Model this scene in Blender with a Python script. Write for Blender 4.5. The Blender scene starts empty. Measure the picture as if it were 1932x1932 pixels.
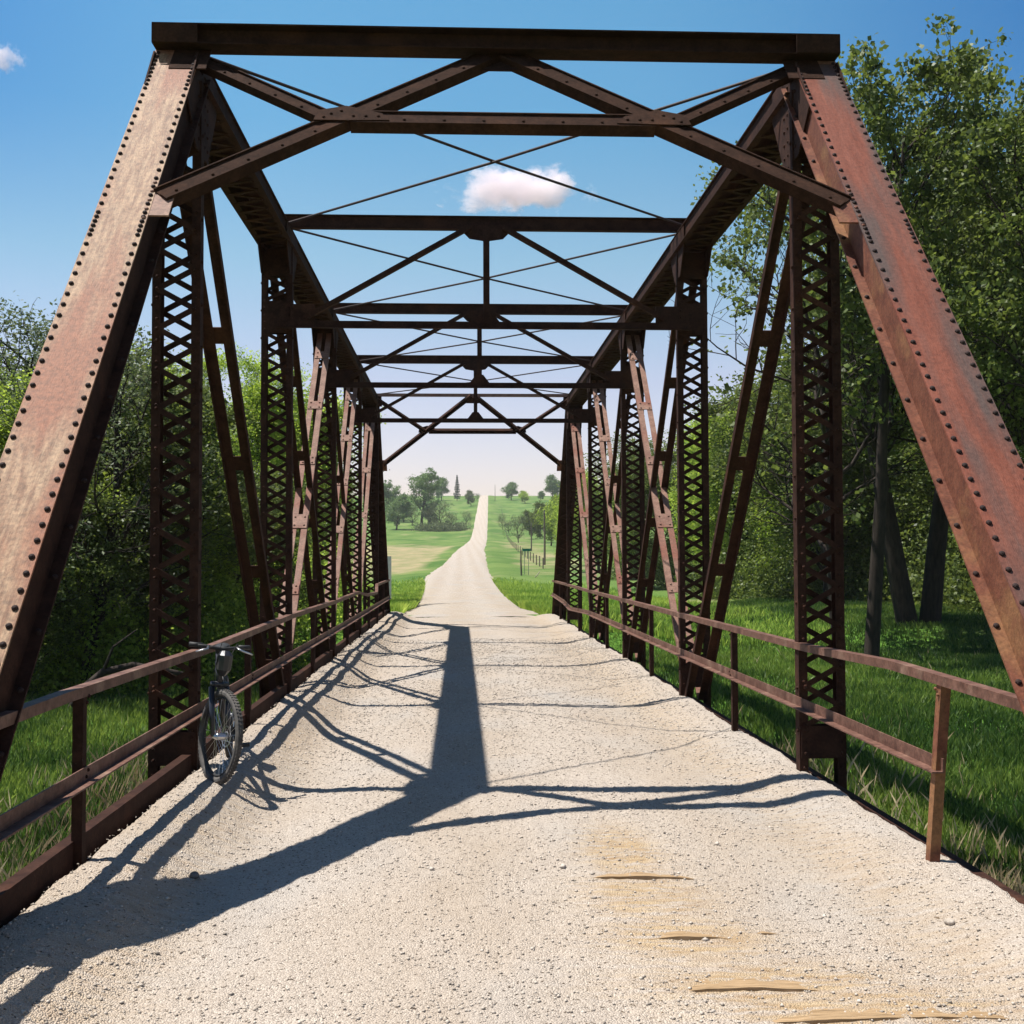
import bpy, math, random
import numpy as np
from mathutils import Vector, Matrix, Euler
sc = bpy.context.scene
C = sc.collection
R = math.radians

# ------------------------------------------------------------------ camera
CX, CZ = -0.3185, 1.745
YAW, PITCH, ROLL = R(2.60), R(2.18), R(-0.18)
FPX = 2163.0                                   # focal length at 1932 px frame width
cam = bpy.data.cameras.new('camera'); cam.lens = FPX / 1932 * 36; cam.sensor_width = 36
cam.clip_start = 0.05; cam.clip_end = 6000
camo = bpy.data.objects.new('camera', cam); C.objects.link(camo); sc.camera = camo
_f = Vector((math.sin(YAW) * math.cos(PITCH), math.cos(YAW) * math.cos(PITCH), math.sin(PITCH)))
_r0 = Vector((math.cos(YAW), -math.sin(YAW), 0)); _u0 = _r0.cross(_f)
_r = _r0 * math.cos(ROLL) + _u0 * math.sin(ROLL); _u = -_r0 * math.sin(ROLL) + _u0 * math.cos(ROLL)
M3 = Matrix((_r, _u, -_f)).transposed()
camo.matrix_world = Matrix.Translation((CX, 0, CZ)) @ M3.to_4x4()

# ------------------------------------------------------------------ light
SUN_DIR = Vector((-2.225, 0.22, 5.66)).normalized()          # towards the sun
SUN_EL = math.asin(SUN_DIR.z)
SUN_AZ = math.atan2(SUN_DIR.x, SUN_DIR.y)                   # clockwise from +Y
sun = bpy.data.lights.new('sun', 'SUN'); sun.energy = 5.0; sun.angle = R(0.5); sun.color = (1.0, 0.955, 0.89)
suno = bpy.data.objects.new('sun', sun); C.objects.link(suno)
suno.rotation_euler = SUN_DIR.to_track_quat('Z', 'Y').to_euler(); suno.location = (-10, 10, 30)
sc.view_settings.view_transform = 'Standard'; sc.view_settings.look = 'None'
sc.view_settings.exposure = 0.80; sc.view_settings.gamma = 1
w = bpy.data.worlds.new('World'); sc.world = w; w.use_nodes = True
nt = w.node_tree; nt.nodes.clear()
out = nt.nodes.new('ShaderNodeOutputWorld'); bg = nt.nodes.new('ShaderNodeBackground')
sky = nt.nodes.new('ShaderNodeTexSky'); sky.sky_type = 'NISHITA'; sky.sun_disc = False
sky.sun_elevation = SUN_EL; sky.sun_rotation = SUN_AZ; sky.altitude = 200
sky.air_density = 1.0; sky.dust_density = 1.2; sky.ozone_density = 2.0
tc = nt.nodes.new('ShaderNodeTexCoord'); sp = nt.nodes.new('ShaderNodeSeparateXYZ')
nt.links.new(tc.outputs['Generated'], sp.inputs[0])
rp = nt.nodes.new('ShaderNodeValToRGB'); nt.links.new(sp.outputs['Z'], rp.inputs[0])
SKY = [(0.0, (1.25, 0.93, 0.90)), (0.074, (1.22, 0.91, 0.885)), (0.15, (1.12, 0.89, 0.87)), (0.249, (0.84, 0.97, 0.87)), (0.355, (0.53, 0.92, 0.93)),
       (0.45, (0.50, 0.95, 0.98)), (0.60, (0.40, 0.58, 0.62)), (1.0, (0.42, 0.46, 0.48))]
SKYGAIN = 1.0
el = rp.color_ramp.elements
el[0].position = 0; el[0].color = (*[c * SKYGAIN for c in SKY[0][1]], 1)
el[1].position = 1; el[1].color = (*[c * SKYGAIN for c in SKY[-1][1]], 1)
for p_, c_ in SKY[1:-1]:
    e_ = el.new(p_); e_.color = (*[c * SKYGAIN for c in c_], 1)
mx = nt.nodes.new('ShaderNodeMix'); mx.data_type = 'RGBA'; mx.blend_type = 'MULTIPLY'; mx.inputs[0].default_value = 1
nt.links.new(sky.outputs[0], mx.inputs[6]); nt.links.new(rp.outputs[0], mx.inputs[7])
bg.inputs[1].default_value = 0.10
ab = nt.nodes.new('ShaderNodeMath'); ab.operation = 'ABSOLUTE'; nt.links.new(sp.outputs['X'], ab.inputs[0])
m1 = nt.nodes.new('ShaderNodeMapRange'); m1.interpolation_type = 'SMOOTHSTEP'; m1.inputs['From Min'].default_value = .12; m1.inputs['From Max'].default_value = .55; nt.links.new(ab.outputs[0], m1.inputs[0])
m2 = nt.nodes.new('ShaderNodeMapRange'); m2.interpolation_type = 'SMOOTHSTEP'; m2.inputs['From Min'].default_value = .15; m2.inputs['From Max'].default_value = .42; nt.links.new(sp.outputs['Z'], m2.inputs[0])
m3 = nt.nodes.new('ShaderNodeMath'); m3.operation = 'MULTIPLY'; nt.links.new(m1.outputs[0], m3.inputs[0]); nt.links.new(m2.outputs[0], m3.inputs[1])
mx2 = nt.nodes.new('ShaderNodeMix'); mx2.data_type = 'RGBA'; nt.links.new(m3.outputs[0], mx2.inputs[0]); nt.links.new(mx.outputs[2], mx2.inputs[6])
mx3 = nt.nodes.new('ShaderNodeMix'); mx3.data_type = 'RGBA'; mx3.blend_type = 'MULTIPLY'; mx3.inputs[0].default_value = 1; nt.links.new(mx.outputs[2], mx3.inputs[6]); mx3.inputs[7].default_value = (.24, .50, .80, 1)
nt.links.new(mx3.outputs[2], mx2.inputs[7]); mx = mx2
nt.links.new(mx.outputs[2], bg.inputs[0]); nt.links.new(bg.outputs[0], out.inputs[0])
sc.cycles.max_bounces = 9; sc.cycles.diffuse_bounces = 3; sc.cycles.glossy_bounces = 2
sc.cycles.transmission_bounces = 3; sc.cycles.volume_bounces = 8; sc.cycles.transparent_max_bounces = 8

# ------------------------------------------------------------------ numeric helpers
rng = np.random.default_rng(7)
def sst(a, b, x):
    t = np.clip((np.asarray(x, float) - a) / (b - a), 0, 1); return t * t * (3 - 2 * t)
_tab = np.random.default_rng(3).random((256, 256))
def vnoise(x, y):
    x = np.asarray(x, float); y = np.asarray(y, float)
    xi = np.floor(x).astype(int); yi = np.floor(y).astype(int)
    fx = x - xi; fy = y - yi; fx = fx * fx * (3 - 2 * fx); fy = fy * fy * (3 - 2 * fy)
    a = _tab[xi & 255, yi & 255]; b = _tab[(xi + 1) & 255, yi & 255]
    c = _tab[xi & 255, (yi + 1) & 255]; d = _tab[(xi + 1) & 255, (yi + 1) & 255]
    return (a * (1 - fx) + b * fx) * (1 - fy) + (c * (1 - fx) + d * fx) * fy - 0.5
def fbm(x, y, o=4):
    s = 0; a = 1.0
    for i in range(o):
        s = s + a * vnoise(x * 2 ** i + 17.3 * i, y * 2 ** i + 5.1 * i); a *= .5
    return s
def ray(px, py):                               # direction of a ray through a pixel of the 1932-px frame
    return (_f + _r * ((px - 966) / FPX) - _u * ((py - 966) / FPX)).normalized()

# ------------------------------------------------------------------ ground model
RY = [-200, 33, 38, 45, 60, 74, 95, 121, 160, 233, 300, 378, 450, 550, 650, 743, 775, 830, 1400]
RZ = [0, 0, -0.08, -0.3, -0.5, -0.6, -0.4, 0.1, 0.9, 2.9, 4.7, 7.3, 12.8, 22.6, 32.6, 41.0, 42.2, 41, 15]
CYY = [-200, 60, 121, 233, 378, 743, 1400]; CXX = [0, 0, 0.0, 1.9, 5.9, 15.3, 30]
def road_z(y): return np.interp(y, RY, RZ)
def road_x(y): return np.interp(y, CYY, CXX)
HLY = [-200, 33, 49, 73, 90, 100, 108, 116, 130, 378, 1400]; HL = [2.6, 2.35, 2.35, 2.9, 3.3, 3.8, 4.0, 3.7, 3.2, 2.75, 2.75]
HRY = [-200, 33, 49, 73, 121, 1400]; HR = [2.6, 2.35, 2.3, 2.55, 2.76, 2.75]
Y0, L, HW, H = 4.07, 4.81, 2.49, 5.80
def V(k): return Y0 + L * k                    # node k (0 near bearing, 6 far bearing)
def ground_z(x, y):
    x = np.asarray(x, float); y = np.asarray(y, float)
    u = np.abs(x - road_x(y)); rz = road_z(y)
    far = sst(36, 75, y)
    side = (-1.05 + .55 * sst(6, 15, u) + .25 * sst(28, 45, y)) * (1 - far) + (rz - .35 + .25 * sst(10, 25, u)) * far
    hw = 2.7
    e = sst(hw + .5, hw + 5.5, u)
    emb = rz * (1 - e) + side * e
    under = -1.9 + .85 * sst(2.6, 7, u)
    under = under * .0 + np.minimum(side, -1.05 - .75 * (1 - sst(2.2, 5, u)) * sst(7, 13, y) * (1 - sst(24, 30, y)))
    inspan = sst(Y0 - 1.2, Y0 + .6, y) * (1 - sst(V(6) - .5, V(6) + 1.5, y))
    z = emb * (1 - inspan) + under * inspan
    amp = .10 * sst(2.8, 5, u)
    z = z + amp * fbm(x * .35, y * .35, 4) + .8 * sst(60, 300, y) * sst(8, 60, u) * fbm(x * .012, y * .012, 3) * 1.5
    return z
def gp(px, py, y0=6, y1=1200):                 # point of the ground seen at a pixel
    d = ray(px, py); t = np.geomspace(y0, y1, 1500)
    X = CX + d.x / d.y * t; Z = CZ + d.z / d.y * t
    g = ground_z(X, t); k = np.argmax(Z < g)
    if not (Z[k] < g[k]): k = -1
    return float(X[k]), float(t[k]), float(g[k])
def ptx(px, y):                                # world x seen at pixel column px at depth y (near the horizon)
    d = ray(px, 1048); return CX + d.x / d.y * y

# ------------------------------------------------------------------ mesh helpers
class MB:
    def __init__(s): s.v = []; s.f = []; s.n = 0; s.mi = 0; s.ml = []; s.mats = []
    def add(s, vs, fs):
        s.v.extend([tuple(v) for v in vs]); n = s.n
        s.f.extend([tuple(i + n for i in f) for f in fs]); s.n += len(vs); s.ml.extend([s.mi] * len(fs))
    def box(s, c, X, Y, Z):                    # centre and three half-axis vectors
        c = Vector(c); X = Vector(X); Y = Vector(Y); Z = Vector(Z)
        vs = [c + X * a + Y * b + Z * d for a in (-1, 1) for b in (-1, 1) for d in (-1, 1)]
        s.add(vs, [(0, 1, 3, 2), (4, 6, 7, 5), (0, 4, 5, 1), (2, 3, 7, 6), (0, 2, 6, 4), (1, 5, 7, 3)])
    def abox(s, x0, x1, y0, y1, z0, z1):
        s.box(((x0 + x1) / 2, (y0 + y1) / 2, (z0 + z1) / 2), ((x1 - x0) / 2, 0, 0), (0, (y1 - y0) / 2, 0), (0, 0, (z1 - z0) / 2))
    def prof(s, p, q, pts, side, up):          # closed profile extruded p->q
        p = Vector(p); q = Vector(q); side = Vector(side); up = Vector(up); n = len(pts)
        vs = [p + side * a + up * b for a, b in pts] + [q + side * a + up * b for a, b in pts]
        fs = [(i, (i + 1) % n, n + (i + 1) % n, n + i) for i in range(n)] + [tuple(range(n))[::-1], tuple(range(n, 2 * n))]
        s.add(vs, fs)
    def bar(s, p, q, w, h, up=(0, 0, 1)):
        p = Vector(p); q = Vector(q); d = (q - p).normalized(); up = Vector(up)
        sd = d.cross(up).normalized(); up = sd.cross(d)
        s.prof(p, q, [(-w / 2, -h / 2), (w / 2, -h / 2), (w / 2, h / 2), (-w / 2, h / 2)], sd, up)
    def tube(s, pts, rs, n=8, cap=True):
        pts = [Vector(p) for p in pts]; m = len(pts)
        if not hasattr(rs, '__len__'): rs = [rs] * m
        ref = None; base = s.n; vs = []
        for i in range(m):
            d = (pts[min(i + 1, m - 1)] - pts[max(i - 1, 0)]).normalized()
            if ref is None: ref = Vector((0, 0, 1)) if abs(d.z) < .9 else Vector((1, 0, 0))
            a = d.cross(ref).normalized(); b = a.cross(d); ref = b
            for k in range(n):
                t = 2 * math.pi * k / n; vs.append(pts[i] + (a * math.cos(t) + b * math.sin(t)) * rs[i])
        fs = []
        for i in range(m - 1):
            for k in range(n):
                k2 = (k + 1) % n; fs.append((i * n + k, i * n + k2, (i + 1) * n + k2, (i + 1) * n + k))
        if cap: fs += [tuple(range(n))[::-1], tuple(range((m - 1) * n, m * n))]
        s.add(vs, fs)
    def torus(s, c, R_, r, ax, N=40, n=8, sx=1.0):
        c = Vector(c); ax = Vector(ax).normalized(); a = ax.orthogonal().normalized(); b = ax.cross(a); vs = []
        for i in range(N):
            t = 2 * math.pi * i / N; d = a * math.cos(t) + b * math.sin(t)
            for k in range(n):
                p = 2 * math.pi * k / n; vs.append(c + d * (R_ + r * math.cos(p)) + ax * (r * sx * math.sin(p)))
        fs = [(i * n + k, i * n + (k + 1) % n, ((i + 1) % N) * n + (k + 1) % n, ((i + 1) % N) * n + k) for i in range(N) for k in range(n)]
        s.add(vs, fs)
    def dome(s, c, n_, r, h, k=7):             # rivet head
        c = Vector(c); n_ = Vector(n_).normalized(); a = n_.orthogonal().normalized(); b = n_.cross(a); vs = []
        for (rr, hh) in ((1, -.15), (.88, .55), (.45, .92)):
            for i in range(k):
                t = 2 * math.pi * i / k; vs.append(c + (a * math.cos(t) + b * math.sin(t)) * r * rr + n_ * h * hh)
        vs.append(c + n_ * h); fs = []
        for j in range(2):
            for i in range(k): fs.append((j * k + i, j * k + (i + 1) % k, (j + 1) * k + (i + 1) % k, (j + 1) * k + i))
        for i in range(k): fs.append((2 * k + i, 2 * k + (i + 1) % k, 3 * k))
        s.add(vs, fs)
    def plate(s, pts, n_, t):                  # polygon (3-D points) with thickness t centred, normal n_
        n_ = Vector(n_).normalized(); P = [Vector(p) for p in pts]; k = len(P)
        vs = [p - n_ * t / 2 for p in P] + [p + n_ * t / 2 for p in P]
        fs = [(i, (i + 1) % k, k + (i + 1) % k, k + i) for i in range(k)] + [tuple(range(k))[::-1], tuple(range(k, 2 * k))]
        s.add(vs, fs)
    def build(s, name, mat, parent=None, smooth=False, origin=None):
        me = bpy.data.meshes.new(name); me.from_pydata(s.v, [], s.f)
        me.polygons.foreach_set('material_index', s.ml)
        if origin is not None: me.transform(Matrix.Translation(-Vector(origin)))
        import bmesh
        bm = bmesh.new(); bm.from_mesh(me); bmesh.ops.recalc_face_normals(bm, faces=bm.faces); bm.to_mesh(me); bm.free()
        if smooth: me.shade_smooth()
        me.materials.append(mat)
        for x_ in s.mats: me.materials.append(x_)
        o = bpy.data.objects.new(name, me); C.objects.link(o)
        if parent is not None: o.parent = parent
        if origin is not None: o.location = origin
        return o
def np_mesh(name, V_, F_, mat, parent=None, smooth=False, attrs=None):
    """V_ (n,3) float, F_ (m,k) int, k constant"""
    me = bpy.data.meshes.new(name); V_ = np.ascontiguousarray(V_, dtype=np.float32); F_ = np.ascontiguousarray(F_, dtype=np.int32)
    k = F_.shape[1]; me.vertices.add(len(V_)); me.vertices.foreach_set('co', V_.ravel())
    me.loops.add(F_.size); me.loops.foreach_set('vertex_index', F_.ravel())
    me.polygons.add(len(F_)); me.polygons.foreach_set('loop_start', np.arange(0, F_.size, k, dtype=np.int32))
    me.update(calc_edges=True)
    if smooth: me.shade_smooth()
    if attrs:
        for an, av in attrs.items():
            a = me.attributes.new(an, 'FLOAT', 'POINT'); a.data.foreach_set('value', np.ascontiguousarray(av, dtype=np.float32))
    me.materials.append(mat); o = bpy.data.objects.new(name, me); C.objects.link(o)
    if parent is not None: o.parent = parent
    return o
def thing(name, label, cat, loc=(0, 0, 0), rot=(0, 0, 0), group=None, scale=None):
    o = bpy.data.objects.new(name, None); C.objects.link(o); o.location = loc; o.rotation_euler = rot
    o.empty_display_size = .2; o['label'] = label; o['category'] = cat
    if group: o['group'] = group
    if scale is not None: o.scale = scale
    return o
def tag(o, label=None, cat=None, group=None, kind=None):
    if label: o['label'] = label
    if cat: o['category'] = cat
    if group: o['group'] = group
    if kind: o['kind'] = kind
    return o

# ------------------------------------------------------------------ materials
def mat(name, c1, c2, scale=4.0, rough=.8, detail=8, stretch=(1, 1, 1), c3=None, s3=.7, t3=.55, bump=.0, bscale=60, metallic=0, spec=.3,
        ramp=(.35, .65), trans=0, attr=None, ac=None, coord='Object', speck=0):
    m = bpy.data.materials.new(name); m.use_nodes = True; n = m.node_tree.nodes; l = m.node_tree.links
    b = n['Principled BSDF']; b.inputs['Roughness'].default_value = rough; b.inputs['Metallic'].default_value = metallic
    b.inputs['Specular IOR Level'].default_value = spec
    t = n.new('ShaderNodeTexCoord'); mp = n.new('ShaderNodeMapping'); mp.inputs['Scale'].default_value = stretch
    l.new(t.outputs[coord], mp.inputs[0])
    nz = n.new('ShaderNodeTexNoise'); nz.inputs['Scale'].default_value = scale; nz.inputs['Detail'].default_value = detail
    nz.inputs['Roughness'].default_value = .62
    l.new(mp.outputs[0], nz.inputs[0])
    r = n.new('ShaderNodeValToRGB'); r.color_ramp.elements[0].position = ramp[0]; r.color_ramp.elements[1].position = ramp[1]
    r.color_ramp.elements[0].color = (*c1, 1); r.color_ramp.elements[1].color = (*c2, 1); l.new(nz.outputs[0], r.inputs[0])
    col = r.outputs[0]
    if c3 is not None:
        n3 = n.new('ShaderNodeTexNoise'); n3.inputs['Scale'].default_value = s3; n3.inputs['Detail'].default_value = 6
        l.new(mp.outputs[0], n3.inputs[0]); r3 = n.new('ShaderNodeValToRGB')
        r3.color_ramp.elements[0].position = t3 - .06; r3.color_ramp.elements[1].position = t3 + .08; l.new(n3.outputs[0], r3.inputs[0])
        x = n.new('ShaderNodeMix'); x.data_type = 'RGBA'; l.new(r3.outputs[0], x.inputs[0]); l.new(col, x.inputs[6]); x.inputs[7].default_value = (*c3, 1)
        col = x.outputs[2]
    if attr:
        a = n.new('ShaderNodeAttribute'); a.attribute_name = attr; x = n.new('ShaderNodeMix'); x.data_type = 'RGBA'
        l.new(a.outputs['Fac'], x.inputs[0]); l.new(col, x.inputs[6]); x.inputs[7].default_value = (*ac, 1); col = x.outputs[2]
    if speck:
        n4 = n.new('ShaderNodeTexNoise'); n4.inputs['Scale'].default_value = 38; n4.inputs['Detail'].default_value = 8; n4.inputs['Roughness'].default_value = .7; l.new(t.outputs[coord], n4.inputs[0])
        r4 = n.new('ShaderNodeMapRange'); r4.inputs['From Min'].default_value = .36; r4.inputs['From Max'].default_value = .62; r4.inputs['To Min'].default_value = 1 - speck; r4.inputs['To Max'].default_value = 1 + speck * .35; l.new(n4.outputs[0], r4.inputs[0])
        mm4 = n.new('ShaderNodeVectorMath'); mm4.operation = 'SCALE'; l.new(col, mm4.inputs[0]); l.new(r4.outputs[0], mm4.inputs['Scale']); col = mm4.outputs[0]
    l.new(col, b.inputs['Base Color'])
    if bump:
        nb = n.new('ShaderNodeTexNoise'); nb.inputs['Scale'].default_value = bscale; nb.inputs['Detail'].default_value = 5
        l.new(mp.outputs[0], nb.inputs[0]); bp = n.new('ShaderNodeBump'); bp.inputs['Strength'].default_value = bump; bp.inputs['Distance'].default_value = .01
        l.new(nb.outputs[0], bp.inputs['Height']); l.new(bp.outputs[0], b.inputs['Normal'])
    m['_col'] = 0
    return m
def leafmat(name, ca, cb, trans=.35, scale=.55):
    m = bpy.data.materials.new(name); m.use_nodes = True; n = m.node_tree.nodes; l = m.node_tree.links; n.clear()
    o = n.new('ShaderNodeOutputMaterial'); a = n.new('ShaderNodeAttribute'); a.attribute_name = 'tone'
    r = n.new('ShaderNodeValToRGB'); r.color_ramp.elements[0].color = (*ca, 1); r.color_ramp.elements[1].color = (*cb, 1)
    l.new(a.outputs['Fac'], r.inputs[0])
    p = n.new('ShaderNodeBsdfPrincipled'); p.inputs['Roughness'].default_value = .5; p.inputs['Specular IOR Level'].default_value = .35
    tr = n.new('ShaderNodeBsdfTranslucent'); mxs = n.new('ShaderNodeMixShader'); mxs.inputs[0].default_value = trans
    hs = n.new('ShaderNodeHueSaturation'); hs.inputs['Value'].default_value = 1.5; hs.inputs['Hue'].default_value = .485
    l.new(r.outputs[0], p.inputs['Base Color']); l.new(r.outputs[0], hs.inputs['Color']); l.new(hs.outputs[0], tr.inputs[0])
    l.new(p.outputs[0], mxs.inputs[1]); l.new(tr.outputs[0], mxs.inputs[2]); l.new(mxs.outputs[0], o.inputs[0])
    return m
M = {}
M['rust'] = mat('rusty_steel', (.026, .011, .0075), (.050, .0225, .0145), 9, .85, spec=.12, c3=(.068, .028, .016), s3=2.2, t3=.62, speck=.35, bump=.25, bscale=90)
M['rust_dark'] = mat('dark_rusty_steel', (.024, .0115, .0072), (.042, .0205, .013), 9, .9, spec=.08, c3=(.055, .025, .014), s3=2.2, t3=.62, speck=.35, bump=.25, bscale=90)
M['rust_pale_sunlit'] = mat('pale_sunlit_rusty_steel', (.17, .085, .06), (.27, .155, .11), 7, .7, c3=(.20, .075, .048), s3=1.6, t3=.56, speck=.35, bump=.2)  # paler copy of the rust; sunlight on steel put into the colour
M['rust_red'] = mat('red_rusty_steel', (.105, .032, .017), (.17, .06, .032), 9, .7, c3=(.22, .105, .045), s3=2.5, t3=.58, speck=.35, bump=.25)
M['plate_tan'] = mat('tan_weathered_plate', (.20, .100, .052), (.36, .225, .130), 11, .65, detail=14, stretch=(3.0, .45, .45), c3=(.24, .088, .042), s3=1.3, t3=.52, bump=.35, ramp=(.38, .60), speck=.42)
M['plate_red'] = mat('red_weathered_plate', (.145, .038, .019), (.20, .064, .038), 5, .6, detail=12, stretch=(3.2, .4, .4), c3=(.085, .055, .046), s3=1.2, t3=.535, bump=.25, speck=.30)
M['rivet'] = mat('shaded_rivet_steel', (.014, .007, .006), (.028, .013, .010), 20, .8)  # darker than the plates: rivet shading is put into the colour
M['rail'] = mat('rail_steel', (.08, .035, .023), (.17, .085, .06), 12, .62, c3=(.20, .12, .085), s3=4, t3=.6, speck=.35, bump=.2)
M['rod'] = mat('rod_steel', (.02, .011, .010), (.035, .018, .015), 9, .7)
M['bark'] = mat('bark', (.014, .010, .008), (.038, .028, .021), 9, .95, stretch=(1, 1, .25), bump=.6, bscale=20)
M['bark_pale'] = mat('pale_dead_wood', (.26, .22, .18), (.42, .37, .31), 9, .9, stretch=(1, 1, .4))
M['plank'] = mat('worn_plank', (.22, .14, .068), (.40, .275, .155), 16, .8, stretch=(.6, 9, 4), c3=(.11, .07, .035), s3=9, t3=.62, bump=.4)
M['wood_dark'] = mat('deck_timber', (.05, .035, .025), (.10, .07, .05), 7, .9)
M['leaf_dark'] = leafmat('cottonwood_leaf', (.034, .058, .011), (.15, .20, .038), .45)
M['leaf_mid'] = leafmat('thicket_leaf', (.07, .125, .016), (.32, .44, .062), .60)
M['leaf_bright'] = leafmat('young_leaf', (.12, .22, .022), (.34, .46, .05), .55)
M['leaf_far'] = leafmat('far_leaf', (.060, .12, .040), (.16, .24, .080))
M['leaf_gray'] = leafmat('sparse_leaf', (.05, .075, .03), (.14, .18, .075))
M['needle'] = leafmat('spruce_needle', (.016, .034, .018), (.04, .07, .035), .1)
M['blade'] = leafmat('grass_blade', (.030, .072, .012), (.15, .225, .038), .45)
M['verge'] = leafmat('verge_grass_blade', (.15, .27, .035), (.34, .46, .08), .45)
M['straw'] = leafmat('dry_grass', (.26, .20, .11), (.48, .39, .24), .25)

# terrain material: green sward with dry patches given by a mesh attribute
def ground_mat():
    m = bpy.data.materials.new('meadow_ground'); m.use_nodes = True; n = m.node_tree.nodes; l = m.node_tree.links
    b = n['Principled BSDF']; b.inputs['Roughness'].default_value = .95; b.inputs['Specular IOR Level'].default_value = .1
    t = n.new('ShaderNodeTexCoord')
    def noise(s, d=6, st=(1, 1, 1)):
        mp = n.new('ShaderNodeMapping'); mp.inputs['Scale'].default_value = st; l.new(t.outputs['Object'], mp.inputs[0])
        z = n.new('ShaderNodeTexNoise'); z.inputs['Scale'].default_value = s; z.inputs['Detail'].default_value = d; l.new(mp.outputs[0], z.inputs[0]); return z.outputs[0]
    def ramp(v, c1, c2, a=.35, b_=.65):
        r = n.new('ShaderNodeValToRGB'); r.color_ramp.elements[0].position = a; r.color_ramp.elements[1].position = b_
        r.color_ramp.elements[0].color = (*c1, 1); r.color_ramp.elements[1].color = (*c2, 1); l.new(v, r.inputs[0]); return r.outputs[0]
    def mix(f, a, b_):
        x = n.new('ShaderNodeMix'); x.data_type = 'RGBA'; l.new(f, x.inputs[0]); l.new(a, x.inputs[6]); l.new(b_, x.inputs[7]); return x.outputs[2]
    g = ramp(noise(6, 8), (.045, .115, .014), (.10, .20, .03))
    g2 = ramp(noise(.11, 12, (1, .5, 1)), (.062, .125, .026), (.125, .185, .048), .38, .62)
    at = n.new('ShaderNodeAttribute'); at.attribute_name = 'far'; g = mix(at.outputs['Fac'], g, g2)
    dry = ramp(noise(.35, 8, (1, .35, 1)), (.20, .20, .09), (.33, .26, .15), .35, .7)
    at2 = n.new('ShaderNodeAttribute'); at2.attribute_name = 'dry'
    mul = n.new('ShaderNodeMath'); mul.operation = 'MULTIPLY_ADD'; l.new(noise(.16, 12, (1, .45, 1)), mul.inputs[0]); mul.inputs[1].default_value = 2.6; l.new(at2.outputs['Fac'], mul.inputs[2])
    mr = n.new('ShaderNodeMapRange'); mr.inputs['From Min'].default_value = 1.60; mr.inputs['From Max'].default_value = 2.35; l.new(mul.outputs[0], mr.inputs[0])
    c = mix(mr.outputs[0], g, dry)
    at3 = n.new('ShaderNodeAttribute'); at3.attribute_name = 'soil'
    soil = ramp(noise(5, 8), (.09, .065, .04), (.17, .13, .085))
    c = mix(at3.outputs['Fac'], c, soil)
    l.new(c, b.inputs['Base Color'])
    bp = n.new('ShaderNodeBump'); bp.inputs['Strength'].default_value = .8; bp.inputs['Distance'].default_value = .12; l.new(noise(14, 8), bp.inputs['Height']); l.new(bp.outputs[0], b.inputs['Normal'])
    return m
M['ground'] = ground_mat()
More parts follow.
